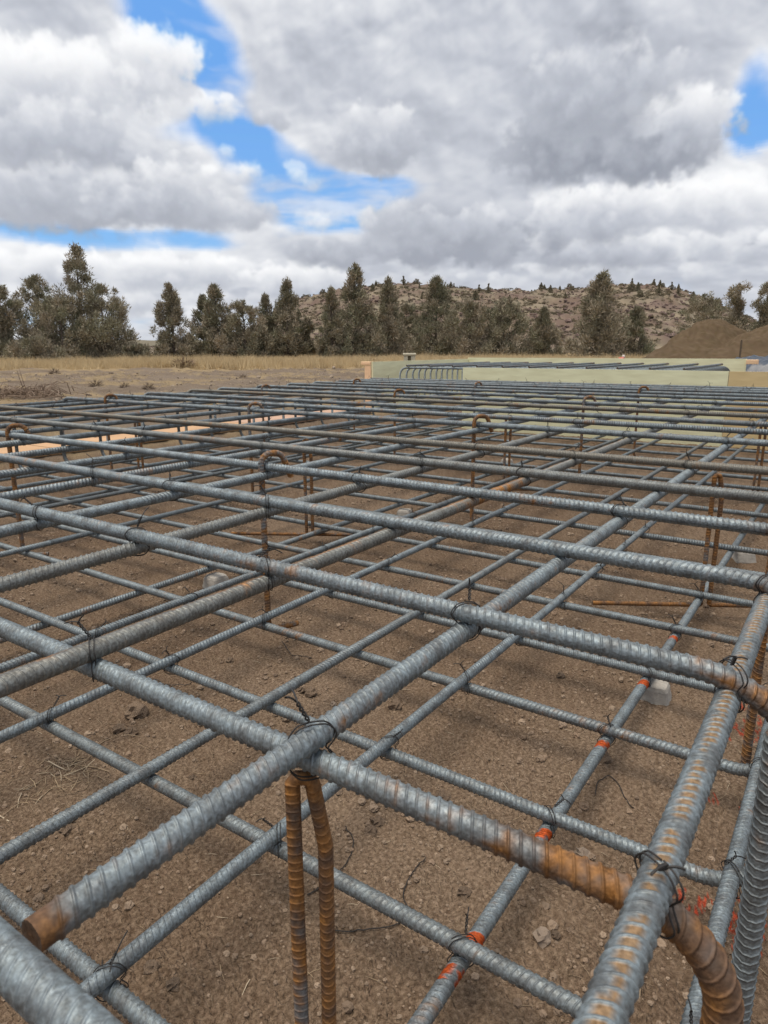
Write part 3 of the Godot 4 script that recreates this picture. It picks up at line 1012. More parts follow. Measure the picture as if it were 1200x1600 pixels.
func make_cage() -> void:
	var xl := -14.25 * FT
	var xr := 0.0
	var GA := "cross bars of the top mat"
	var GB := "long bars of the top mat"
	var GC := "cross bars of the bottom mat"
	var GD := "long bars of the bottom mat"
	# nearest cross bar, at the picture's lower left corner: short, ends before the pad's edge
	var m0 := bar_mesh([Vector3(-1.4, 0, 0), Vector3(-0.12, 0, 0.0)], 0.05, BAR_R, 20, 4, PITCH, 40, {rust = 0.02}, 0.5, 0.0, Vector3(-0.05, TOP_A, -0.418 * FT))
	single("reinforcing_bar", m0, mat.steel, "short straight grey cross bar beside the rusty end of a long bar", "rebar", Vector3(-0.05, TOP_A, -0.418 * FT), GA)
	for k in top_a_z.size():
		var near := k < 5
		var look := {rust = 0.10 + 0.06 * sin(k * 2.1), spots = [[0.34 + 4.35 + 0.06, 0.22, 0.9, -0.25]]}
		if k == 4 or k == 8: look.tan = 0.5
		if k == 3: look.tan = 0.28
		if k >= 5: look.rust = 0.16
		var zz: float = top_a_z[k]
		var m := bar_mesh([Vector3(xl, -0.34, 0), Vector3(xl, 0, 0), Vector3(xr + 0.02, 0, 0), Vector3(xr + 0.02, -0.36, 0)], 0.12, BAR_R, 13 if near else 7, 4 if near else 3, PITCH, k + 1, look, 0.5, 0.004, Vector3(0, TOP_A, zz * FT))
		var note := ", tinted yellow with rust" if k == 4 else ""
		var o := single("reinforcing_bar", m, mat.steel, "%s hooked cross bar of the top mat from the tan plywood%s" % [ordinal(top_a_z.size() - 1 - k), note], "rebar", Vector3(0, TOP_A, zz * FT), GA)
		o.rotation.y = 0.004 * sin(k * 3.7)
	for k in support_a_z.size():
		var m := bar_mesh([Vector3(xl + 0.1, 0, 0), Vector3(xr - 0.021, 0, 0), Vector3(xr - 0.021, -0.34, 0)], 0.056, BAR_R, 16 if k == 0 else 7, 4 if k == 0 else 3, PITCH, 60 + k, {rust = 0.12, spots = [[4.34, 0.40, 1.0, -0.1]]}, 0.5, 0.003, Vector3(0, TOP_A - 0.045, float(support_a_z[k]) * FT))
		single("reinforcing_bar", m, mat.steel, ["cross bar slung under the long bars, bright orange rust on its bent end", "cross bar slung under the long bars behind the yellow tinted bar", "cross bar slung under the long bars far down the top mat"][k], "rebar", Vector3(0, TOP_A - 0.0446, float(support_a_z[k]) * FT), GA)
	for k in top_b_x.size():
		var near := k < 5
		var z0 := -0.50 * FT if k == 1 else 0.55
		if k == 0: z0 = 0.45
		if k == 2: z0 = 0.25
		var z1 := -20.3 * FT
		var look := {rust = 0.08 + 0.06 * sin(k * 1.3 + 1.0)}
		if k == 1: look = {rust = 0.20, orange = 0.05, spots = [[0.0, 0.03, 0.9, 0.1]]}
		if k == 0: look = {rust = 0.12, orange = 0.5, dots = true}
		if k == 2: look = {rust = 0.10, orange = 0.3, tan = 0.34, seam = 0.5, spots = [[1.08, 0.2, 0.28, 0.6], [1.62, 0.28, 0.42, 0.7]]}
		if k == 3: look.tan = 0.3
		var m := bar_mesh([Vector3(0, 0, z0), Vector3(0, 0, z1)], 0.05, BAR_R, 14 if near else 7, 4 if near else 3, PITCH, k + 20, look, 0.45, 0.003, Vector3(float(top_b_x[k]) * FT, TOP_B, 0))
		var label: String = ["long bar along the open right edge of the top mat, spotted with orange rust", "long bar of the top mat whose rusty cut end hangs in the air"][k] if k < 2 else "%s long bar of the top mat from the one spotted with orange rust" % ordinal(k)
		var o := single("reinforcing_bar", m, mat.steel, label, "rebar", Vector3(float(top_b_x[k]) * FT, TOP_B, 0), GB)
		if k > 1: o.rotation.y = 0.0025 * sin(k * 2.9)
	# bottom mat
	for k in low_a_z.size():
		var near := k < 5
		var look := {rust = 0.06 + 0.08 * sin(k * 2.7), tan = 0.12 if k == 1 else 0.05}
		var m := bar_mesh([Vector3(xl + 0.06, 0.30, 0), Vector3(xl + 0.06, 0, 0), Vector3(xr - 0.02, 0, 0), Vector3(xr - 0.02, 0.41 if k > 0 else 0.18, 0)], 0.085, BAR_R, 10 if near else 6, 4 if near else 3, PITCH, k + 70, look, 0.5, 0.004, Vector3(0, LOW_A, float(low_a_z[k]) * FT))
		var o := single("reinforcing_bar", m, mat.steel, "%s cross bar of the bottom mat from the tan plywood, ends bent up" % ordinal(low_a_z.size() - 1 - k), "rebar", Vector3(0, LOW_A, float(low_a_z[k]) * FT + 0.012), GC)
		o.rotation.y = 0.004 * sin(k * 1.7)
	for k in low_b_x.size():
		var near := k < 4
		var m := bar_mesh([Vector3(0, 0, 0.3), Vector3(0, 0, -20.2 * FT)], 0.05, BAR_R, 10 if near else 6, 4 if near else 3, PITCH, k + 100, {rust = 0.06 + 0.07 * sin(k * 1.9), tan = 0.1 if k % 3 == 2 else 0.0}, 0.5, 0.004, Vector3(float(low_b_x[k]) * FT, LOW_B, 0))
		var o := single("reinforcing_bar", m, mat.steel, "%s long bar of the bottom mat's upper layer from its open right edge" % ordinal(k), "rebar", Vector3(float(low_b_x[k]) * FT, LOW_B, 0), GD)
		o.rotation.y = 0.003 * sin(k * 2.3)
	for k in support_b_x.size():
		var marks := []
		if k == 0:
			for q in 6: marks.append(0.3 - (float(low_a_z[q]) * FT + 0.012 + 0.032))
			marks.append(0.3 - (float(low_a_z[1]) * FT + 0.012 - 0.026))
		var m := bar_mesh([Vector3(0, 0, 0.3), Vector3(0, 0, -20.2 * FT)], 0.05, BAR_R, 10 if k == 0 else 6, 4 if k == 0 else 3, PITCH, k + 120, {rust = 0.12, paint = marks}, 0.5, 0.002, Vector3(float(support_b_x[k]) * FT, LOW_A, 0))
		single("reinforcing_bar", m, mat.steel, ["lowest long bar marked with orange paint at each crossing", "lowest long bar under the middle of the bottom mat on concrete blocks", "lowest long bar under the left part of the bottom mat"][k], "rebar", Vector3(float(support_b_x[k]) * FT, LOW_A - 0.0223, 0), GD)
	print("bars ", Time.get_ticks_msec())
	make_ties()
	make_stands()

func smooth_path(p: PackedVector3Array, n: int) -> PackedVector3Array:
	var out := PackedVector3Array()
	for k in p.size() - 1:
		for q in n:
			out.append(p[k].cubic_interpolate(p[k + 1], p[maxi(k - 1, 0)], p[mini(k + 2, p.size() - 1)], float(q) / n))
	out.append(p[-1])
	return out

func tie_mesh(seed_: int, tall: float) -> ArrayMesh:
	# a doubled loop of wire slung diagonally round two crossing bars, twisted into a pigtail; origin between the two bars
	var g := RandomNumberGenerator.new()
	g.seed = seed_
	var v := PackedVector3Array()
	var idx := PackedInt32Array()
	for strand in 2:
		var pts := PackedVector3Array()
		var off := (strand - 0.5) * 0.0032
		var half := [[0.0, 0.0288], [0.012, 0.0268], [0.0192, 0.0195], [0.0212, 0.0128], [0.0172, 0.0062], [0.0128, 0.0], [0.0172, -0.0062], [0.0212, -0.0128], [0.0192, -0.0195], [0.012, -0.0268], [0.0, -0.0288]]
		for k in 21:
			var hp: Array = half[k] if k <= 10 else half[20 - k]
			var x: float = float(hp[0]) * (1.0 if k <= 10 else -1.0) * 0.88
			pts.append(Vector3(x * 0.7071 - off + g.randf_range(-1, 1) * 0.0007, float(hp[1]) * 0.845, x * 0.7071 + off))
		pts = smooth_path(pts, 3)
		tube_into(v, idx, pts, PackedFloat32Array([0.00072]), 5)
	# twist
	var tw := Vector3(g.randf_range(-0.010, 0.010), 0.0262, g.randf_range(-0.01, 0.01))
	var dir := Vector3(g.randf_range(-0.7, 0.7), 0.55 * tall, g.randf_range(-0.7, 0.7)).normalized()
	for strand in 2:
		var pts := PackedVector3Array()
		var side := dir.cross(Vector3(0.3, 0.2, 0.9)).normalized()
		var s2 := dir.cross(side)
		for k in 13:
			var a := k * 1.1 + strand * PI
			pts.append(tw + dir * 0.0016 * k + (side * cos(a) + s2 * sin(a)) * 0.0013)
		var flare := (dir * 0.5 + side * (strand - 0.5) * 2.2 * g.randf_range(0.4, 1.0) + Vector3(g.randf_range(-0.3, 0.3), g.randf_range(-0.4, 0.25), g.randf_range(-0.3, 0.3))).normalized()
		var ln := g.randf_range(0.008, 0.022) * tall
		for k in range(1, 5):
			pts.append(pts[12] + flare * ln * k / 4.0 + Vector3(0, -0.006, 0) * pow(k / 4.0, 2.0))
		tube_into(v, idx, pts, PackedFloat32Array([0.0009]), 5)
	return mesh_of(v, idx)

func make_ties() -> void:
	var kinds := []
	for k in 5: kinds.append(tie_mesh(900 + k, 1.0 + 0.5 * (k % 2)))
	var label := "dark annealed tie wire twisted round two crossing bars of the top mat"
	for i in top_a_z.size():
		for j in top_b_x.size():
			if (i * 7 + j * 5 + i * j) % 5 > 2: continue
			var o := single("tie_wire", kinds[(i + j * 2) % 5], mat.wire, label, "tie wire", Vector3(float(top_b_x[j]) * FT, (TOP_A + TOP_B) / 2, float(top_a_z[i]) * FT), "tie wires on the top mat")
			o.rotation.y = [0.0, PI / 2, PI, -PI / 2][(i * 3 + j) % 4] + 0.15 * sin(i * 3.1 + j)
	for j in 7:
		var o := single("tie_wire", kinds[j % 5], mat.wire, "dark tie wire where a long bar rests on a slung cross bar", "tie wire", Vector3(float(top_b_x[j]) * FT, TOP_B - 0.0112, float(support_a_z[0]) * FT), "tie wires on the slung cross bar")
		o.rotation.y = PI / 2 * (j % 3) + 0.2
		if j == 1: o.scale = Vector3(1.12, 1.08, 1.12)
	for i in 9:
		for j in 6:
			if (i * 3 + j * 2) % 3 == 1: continue
			var o := single("tie_wire", kinds[(i * 2 + j) % 5], mat.wire, "dark annealed tie wire twisted round two crossing bars of the bottom mat", "tie wire", Vector3(float(low_b_x[j]) * FT, (LOW_A + LOW_B) / 2, float(low_a_z[i]) * FT + 0.012), "tie wires on the bottom mat")
			o.rotation.y = [0.0, PI / 2, PI, -PI / 2][(i + j * 3) % 4]
	for i in 7:
		var o := single("tie_wire", kinds[(i + 1) % 5], mat.wire, "dark tie wire beside an orange paint mark on the lowest bar", "tie wire", Vector3(float(support_b_x[0]) * FT, LOW_A - 0.0112, float(low_a_z[i]) * FT + 0.012), "tie wires on the painted lowest bar")
		o.rotation.y = PI / 2 * (i % 4)

func make_stands() -> void:
	# rusty J ties: hooked over a top cross bar, turned under the bottom mat; every four feet
	var look := {rust = 0.95, orange = 0.28}
	var r := 0.0078
	var kinds := []
	for k in 2:
		var low := LOW_A - TOP_A - 0.028
		kinds.append(bar_mesh([Vector3(0.09, low, 0), Vector3(0, low, 0), Vector3(0, 0.036, 0), Vector3(0.058, 0.036, 0.0), Vector3(0.085, -0.032, 0)], 0.028, r, 10, 4, 0.0085, 150 + k, look, 0.5))
	var xs := [-0.24, -4.16, -8.38, -12.4]
	var rows := [2, 5, 9, 12]
	for i in xs.size():
		for j in rows.size():
			var x: float = xs[i]
			if i == 0 and j > 0: continue
			var z: float = float(top_a_z[rows[j]]) * FT
			var o := single("tie_hook", kinds[(i + j) % 2], mat.rusty, "rusty thin bar hooked over a top cross bar and turned under the bottom mat", "tie hook", Vector3(x * FT, TOP_A, z + 0.0), "rusty tie hooks between the two mats")
			o.position += Vector3(-0.012, 0, 0.021)
			o.rotation.y = 0.95 + 0.25 * sin(i * 2.0 + j)
	# rusty standees: narrow upturned U with long feet
	for s in [[-1.19, -1.312, "rusty standee with two close legs under the slung cross bar's crossing"], [-1.03, -7.25, "rusty standee with two close legs and long feet near the open right edge"], [-6.17, -7.1, "rusty standee with two legs and splayed feet in the middle of the pad"], [-5.2, -11.55, "rusty standee standing behind the middle of the pad"], [-11.7, -8.4, "rusty standee near the flat orange boards"], [-1.3, -13.5, "rusty standee close to the pale bulkhead board"]]:
		var top := TOP_A - 0.0446 - 0.0205
		var m := bar_mesh([Vector3(-0.34, 0.045, -0.02), Vector3(-0.010, 0.045, 0), Vector3(-0.010, top, 0), Vector3(0.007, top, 0), Vector3(0.018, top - 0.07, 0), Vector3(0.016, 0.045, 0), Vector3(0.32, 0.045, 0.02)], 0.0078, r * 0.84, 12, 4, 0.0088, 170, {rust = 0.95, orange = 0.3}, 0.5)
		var o := single("standee", m, mat.rusty, s[2], "rebar standee", Vector3(float(s[0]) * FT, 0, float(s[1]) * FT), "rusty standees under the top mat")
		o.rotation.y = 0.60

func make_far_cage() -> void:
	var xl := -14.3 * FT
	var xr := -4.0 * FT
	var y := 0.612
	var bar_m := bar_mesh([Vector3(xl, -0.34, 0), Vector3(xl, 0, 0), Vector3(xr, 0, 0), Vector3(xr, -0.3, 0)], 0.085, BAR_R, 6, 3, PITCH, 201, {rust = 0.08}, 0.3, 0.003, Vector3(0, 0.6, -7))
	for k in 15:
		single("reinforcing_bar", bar_m, mat.steel, "hooked cross bar of the far mat between the pale yellow boards", "rebar", Vector3(0, y, -21.9 * FT - k * 0.45 * FT), "cross bars of the far mat")
	var long_m := bar_mesh([Vector3(0, 0, 0), Vector3(0, 0, -6.9 * FT)], 0.05, BAR_R, 6, 3, PITCH, 202, {rust = 0.25}, 0.3, 0.002, Vector3(-3, 0.6, -6))
	for k in 11:
		var o := single("reinforcing_bar", long_m, mat.steel, "dark bar laid across the far mat between the pale yellow boards", "rebar", Vector3((-13.9 + k * 0.96) * FT, y + 0.026, -21.75 * FT), "bars laid across the far mat")
		o.rotation.y = 0.01 * sin(k * 4.0)

# ---------------------------------------------------------------- trees and grass

func make_trees() -> void:
	# picture column, top row, width in pixels, distance, kind, label
	var list := [
		[8, 452, 66, 43.0, 2, "open ragged juniper beside the broad clump with a tall spire"],
		[68, 436, 78, 45.0, 1, "dense rounded juniper pressed against the tall spired one"],
		[132, 388, 105, 44.0, 0, "tallest spired juniper rising out of a broad grey clump"],
		[165, 452, 84, 42.5, 1, "bushy juniper on the sunny side of the tall spired one"],
		[98, 470, 90, 42.0, 1, "low grey juniper in front of the tall spired one"],
		[272, 446, 62, 43.0, 0, "narrow pointed juniper standing alone at the gap to the far ridge"],
		[318, 466, 56, 44.5, 0, "juniper crowded against the narrow pointed one"],
		[343, 449, 72, 43.0, 0, "pointed juniper at the middle of the long row"],
		[385, 474, 66, 42.0, 1, "brownish rounded juniper in the long row"],
		[418, 466, 60, 44.0, 0, "grey juniper of the long row next to a tall one"],
		[450, 442, 66, 43.0, 0, "tall juniper at the end of the long row beside a gap"],
		[478, 500, 40, 43.5, 2, "thin bare looking juniper by the gap in the row"],
		[518, 452, 48, 40.0, 0, "slim juniper with its trunk showing above the dry grass"],
		[557, 414, 76, 41.0, 0, "tall double topped juniper before the hill"],
		[606, 438, 66, 42.0, 0, "juniper in front of the hill behind the orange end post"],
		[637, 478, 46, 46.0, 1, "low juniper behind the small white box"],
		[681, 437, 84, 44.0, 0, "wide juniper with a thin top before the rocky hill"],
		[735, 474, 74, 42.0, 1, "dark rounded juniper behind the long pale board"],
		[786, 470, 70, 43.0, 1, "brown rounded juniper next to the dark one"],
		[849, 484, 58, 45.0, 0, "small conical juniper alone on the slope's foot"],
		[930, 427, 92, 38.0, 0, "tall green juniper with a bent tip before the hill"],
		[990, 484, 58, 40.0, 0, "rounded juniper beside the soil piles"],
		[1100, 462, 70, 60.0, 1, "greyish juniper behind the larger soil pile"],
		[1146, 448, 66, 56.0, 2, "open juniper rising behind the two soil piles"],
		[1187, 446, 60, 55.0, 2, "ragged juniper behind the second soil pile"],
		[216, 541, 40, 41.0, 1, "low shrubby juniper at the grass edge by the spired clump"],
		[58, 532, 60, 40.0, 1, "low shrubby juniper between the ragged tree and the clump"],
	]
	for k in list.size():
		var t: Array = list[k]
		var dist: float = t[3]
		var at := off_at(t[0], dist)
		at.y = ground_y(Vector2(at.x, at.z)) - 0.05
		var h := rise_to(t[0], t[1], dist) - at.y
		var w: float = t[2] / FOCAL * dist * 1.12
		plant_tree("juniper", juniper(k + 1, h, w, t[4]), at, Vector3.ONE, 0.0, t[5], "tree", "junipers along the dry grass")
	# dry grass
	var g := RandomNumberGenerator.new()
	g.seed = 5
	var v := PackedVector3Array()
	for k in 22:
		var p := Vector3(g.randfn() * 0.10, 0, g.randfn() * 0.10)
		var tip := p + Vector3(g.randfn() * 0.12, g.randf_range(0.2, 0.48), g.randfn() * 0.12)
		var s := Vector3(g.randfn(), 0, g.randfn()).normalized() * 0.009
		v.append_array([p - s, p + s, tip])
	var tuft := mesh_of(v, PackedInt32Array(), PackedColorArray(), PackedVector2Array(), false)
	var xf := []
	var col := []
	for k in 26000:
		var p := view_point(21.0, 46.0, 34.0)
		if meadow(p) < 0.6: continue
		if n_mid.get_noise_2d(p.x * 22.0, p.y * 22.0) < -0.30: continue
		var s := rng.randf_range(0.5, 1.05) * (0.8 + 0.7 * n_mid.get_noise_2d(p.x * 25.0 + 40.0, p.y * 25.0))
		xf.append(Transform3D(rand_basis(0.15).scaled(Vector3(s, s, s)), Vector3(p.x, ground_y(p) - 0.02, p.y)))
		col.append(Color(0.62, 0.49, 0.285).lerp(Color(0.45, 0.345, 0.20), rng.randf()))
	for k in 5200:
		var p := view_point(6.5, 23.0, 34.0)
		if p.x > -17.0 * FT and p.y > -30.5 * FT: continue
		if n_mid.get_noise_2d(p.x * 13.0 + 900.0, p.y * 26.0) < rng.randf_range(-0.2, 0.2): continue
		var s := rng.randf_range(0.08, 0.22)
		xf.append(Transform3D(rand_basis(0.3).scaled(Vector3(s, s * 0.7, s)), Vector3(p.x, ground_y(p) - 0.01, p.y)))
		col.append(Color(0.46, 0.36, 0.21))
	scatter("dry_grass", tuft, mat.straw, xf, col, "band of dry straw coloured grass below the junipers", "grass")

# ---------------------------------------------------------------- yard things

func mound_mesh(rx: float, h: float, seed_: int) -> ArrayMesh:
	var v := PackedVector3Array()
	var col := PackedColorArray()
	var idx := PackedInt32Array()
	var n := 96
	var m := 46
	for j in m + 1:
		var t := float(j) / m
		for i in n:
			var a := TAU * i / n
			var edge := 1.0 + 0.10 * sin(a * 2.0 + seed_) + 0.07 * sin(a * 3.0 + seed_ * 2.0)
			var r := t * rx * edge
			var p := Vector2(cos(a), sin(a)) * r
			var y := h * (1.0 - t) * (1.0 - 0.18 * exp(-t * 9.0)) + n_mid.get_noise_2d(p.x * 60.0 + seed_ * 99.0, p.y * 60.0) * 0.10 * h * minf(1.0, t * 3.0) * (1.0 - t * 0.6) + n_fine.get_noise_2d(p.x * 120.0, p.y * 120.0) * 0.035
			v.append(Vector3(p.x, y, p.y))
			var f := n_fine.get_noise_2d(p.x * 70.0 + 9.0, p.y * 70.0)
			col.append(Color(0.088, 0.063, 0.039).lerp(Color(0.125, 0.092, 0.060), clampf(0.4 + f, 0.0, 1.0)))
	for j in m:
		for i in n:
			var a := j * n + i
			var b := j * n + (i + 1) % n
			idx.append_array([a, b, a + n, b, b + n, a + n])
	return mesh_of(v, idx, col)

func make_yard() -> void:
	var clods := lump_mesh(15)
	for s in [[1110, 496, 27.0, 2.95, "larger brown soil pile with a rounded top behind the form boards"], [1222, 503, 26.0, 3.2, "second brown soil pile running out of the picture"]]:
		var at := off_at(s[0], s[2])
		at.y = OUT_Y - 0.15
		var h: float = rise_to(s[0], s[1], s[2]) - at.y
		single("soil_pile", mound_mesh(s[3], h * 1.13, int(s[0])), mat.mound, s[4], "soil pile", at, "soil piles behind the forms")
	# survey stake
	var st := off_at(1157, 17.0)
	var sth := rise_to(1157, 533, 17.0)
	var stake := root_of("survey_stake", "thin dark stake standing before the soil piles", "stake", Vector3(st.x, 0.1, st.z))
	part("shaft", box_mesh(Vector3(0.035, sth - 0.1, 0.035)), plain(lin(0.10, 0.075, 0.05)), stake, Vector3(0, (sth - 0.1) / 2, 0))
	part("point", box_mesh(Vector3(0.03, 0.03, 0.03)), plain(lin(0.10, 0.075, 0.05)), stake, Vector3(0, sth - 0.1 + 0.012, 0))
	# tarp
	var tv := PackedVector3Array()
	var ti := PackedInt32Array()
	for j in 26:
		for i in 40:
			var x := (i / 39.0 - 0.5) * 2.4
			var z := (j / 25.0 - 0.5) * 1.5
			var k := maxf(0.0, 1.0 - (x * x / 1.3 + z * z / 0.5))
			tv.append(Vector3(x, 0.02 + 0.44 * pow(k, 0.7) * (1.0 + 0.35 * n_mid.get_noise_2d(x * 130.0, z * 130.0)) + 0.07 * absf(n_mid.get_noise_2d(x * 190.0 + z * 90.0, z * 60.0)), z))
	for j in 25:
		for i in 39:
			var a := j * 40 + i
			ti.append_array([a, a + 1, a + 40, a + 1, a + 41, a + 40])
	var tp := off_at(1215, 13.0)
	var th: float = rise_to(1190, 560, 13.0)
	single("tarp", mesh_of(tv, ti), plain(lin(0.045, 0.06, 0.085), 0.35), "crumpled dark blue plastic tarp heaped beyond the tan plywood", "tarp", Vector3(tp.x, th - 0.46, tp.z))
	# small white box with a dark opening
	var bp := off_at(640, 24.0)
	var bx := root_of("white_box", "small off white box with a dark opening under the junipers", "box", Vector3(bp.x, 0.14, bp.z))
	bx.rotation.y = deg_to_rad(34.5 - 4.0)
	var bh := rise_to(640, 556, 24.0) - 0.14
	var wm := plain(lin(0.45, 0.42, 0.32), 0.7)
	part("side", box_mesh(Vector3(0.14, bh, 0.3), 0.02), wm, bx, Vector3(-0.125, bh / 2, 0))
	part("side", box_mesh(Vector3(0.14, bh, 0.3), 0.02), wm, bx, Vector3(0.125, bh / 2, 0))
	part("lid", box_mesh(Vector3(0.44, 0.09, 0.34), 0.02), wm, bx, Vector3(0, bh + 0.047, 0))
	part("back", box_mesh(Vector3(0.108, bh, 0.04)), wm, bx, Vector3(0, bh / 2, -0.12))
	# red can
	var rp := off_at(973, 20.0)
	var ry: float = rise_to(973, 560, 20.0)
	var red := root_of("fuel_can", "small red can with a white cap beyond the far board", "can", Vector3(rp.x, OUT_Y, rp.z))
	var rt: float = rise_to(973, 548, 20.0) - OUT_Y
	part("body", box_mesh(Vector3(0.13, rt * 0.7, 0.16), 0.025), plain(lin(0.62, 0.05, 0.035), 0.45), red, Vector3(-0.01, rt * 0.35, 0))
	part("cap", box_mesh(Vector3(0.06, 0.07, 0.06), 0.012), plain(lin(0.7, 0.66, 0.6), 0.5), red, Vector3(0.035, rt * 0.7 + 0.035, 0))
	# brush pile at the left
	var g := RandomNumberGenerator.new()
	g.seed = 77
	var v := PackedVector3Array()
	var idx := PackedInt32Array()
	for k in 260:
		var p := Vector3(g.randfn() * 0.42, absf(g.randfn()) * 0.035, g.randfn() * 0.3)
		var d := Vector3(g.randfn(), g.randfn() * 0.28, g.randfn()).normalized() * g.randf_range(0.12, 0.45)
		var c := Vector3(g.randfn(), absf(g.randfn()), g.randfn()) * 0.05
		var q := p + d
		q.y = maxf(q.y, 0.01)
		tube_into(v, idx, PackedVector3Array([p, p.lerp(q, 0.5) + c, q]), PackedFloat32Array([0.007, 0.005, 0.002]), 4)
	var pp := on_level(30, 622, OUT_Y)
	single("brush_pile", mesh_of(v, idx), plain(lin(0.20, 0.145, 0.105), 0.95), "low heap of tangled dry twigs outside the pad's corner", "brush pile", Vector3(pp.x, ground_y(Vector2(pp.x, pp.z)), pp.z))
	# dead weeds on the bare dirt
	var bm := bush_mesh(31, 160, 0.035)
	var wc := plain(lin(0.16, 0.12, 0.085), 0.95)
	for w in [[150, 605, 0.16], [195, 606, 0.12], [232, 609, 0.14], [85, 585, 0.2], [380, 592, 0.13]]:
		var q := on_level(w[0], w[1], OUT_Y)
		var o := single("dead_weed", bm, wc, "small dark dead weed on the bare dirt between pad and grass", "weed", Vector3(q.x, ground_y(Vector2(q.x, q.z)), q.z), "dead weeds on the bare dirt")
		o.scale = Vector3.ONE * float(w[2])
	var tw := off_at(288, 26.0)
	var tm := single("tumbleweed", bush_mesh(47, 260, 0.04), plain(lin(0.21, 0.15, 0.10), 0.95), "brown tumbleweed lodged in the front edge of the dry grass", "tumbleweed", Vector3(tw.x, ground_y(Vector2(tw.x, tw.z)) + 0.05, tw.z))
	tm.scale = Vector3(0.62, 0.36, 0.5)
	# concrete blocks under the lowest bars
	for b in [[338, 908, -6.0, "concrete spacer block with a chipped face beneath the middle of the pad"], [1022, 1080, -1.07, "concrete spacer block beside the orange painted bar"], [1163, 868, -1.0, "concrete spacer block near the standee with long feet"], [632, 803, -6.0, "concrete spacer block behind a loose wire end"], [792, 722, -6.2, "pale concrete spacer block far under the mats"]]:
		var q := on_level(b[0], b[1], 0.02)
		var o := single("spacer_block", chipped_block(int(b[0])), mat.concrete, b[3], "spacer block", Vector3(q.x, 0.018, q.z), "concrete spacer blocks on the dirt")
		o.rotation.y = 0.5 + float(b[0]) * 0.37

func chipped_block(seed_: int) -> ArrayMesh:
	var v := PackedVector3Array()
	var idx := PackedInt32Array()
	var n := 5
	for f in 6:
		var b := v.size()
		for j in n + 1:
			for i in n + 1:
				var a := i / float(n) * 2.0 - 1.0
				var c := j / float(n) * 2.0 - 1.0
				var p: Vector3 = [Vector3(a, c, 1), Vector3(-a, c, -1), Vector3(1, c, -a), Vector3(-1, c, a), Vector3(a, 1, -c), Vector3(a, -1, c)][f]
				var near_edge := 0
				if absf(p.x) > 0.99: near_edge += 1
				if absf(p.y) > 0.99: near_edge += 1
				if absf(p.z) > 0.99: near_edge += 1
				var k := 1.0 - (0.07 if near_edge > 1 else 0.0) - 0.05 * (n_fine.get_noise_3d(p.x * 30.0 + seed_, p.y * 30.0, p.z * 30.0) + 0.3) - (0.06 if near_edge > 2 else 0.0)
				v.append(p * Vector3(0.036 - 0.005 * p.y, 0.027, 0.036 - 0.005 * p.y) * k)
		for j in n:
			for i in n:
				var a := b + j * (n + 1) + i
				idx.append_array([a, a + n + 1, a + 1, a + 1, a + n + 1, a + n + 2])
	return mesh_of(v, idx, PackedColorArray(), PackedVector2Array(), false)

# ---------------------------------------------------------------- clods, straw, stray wire

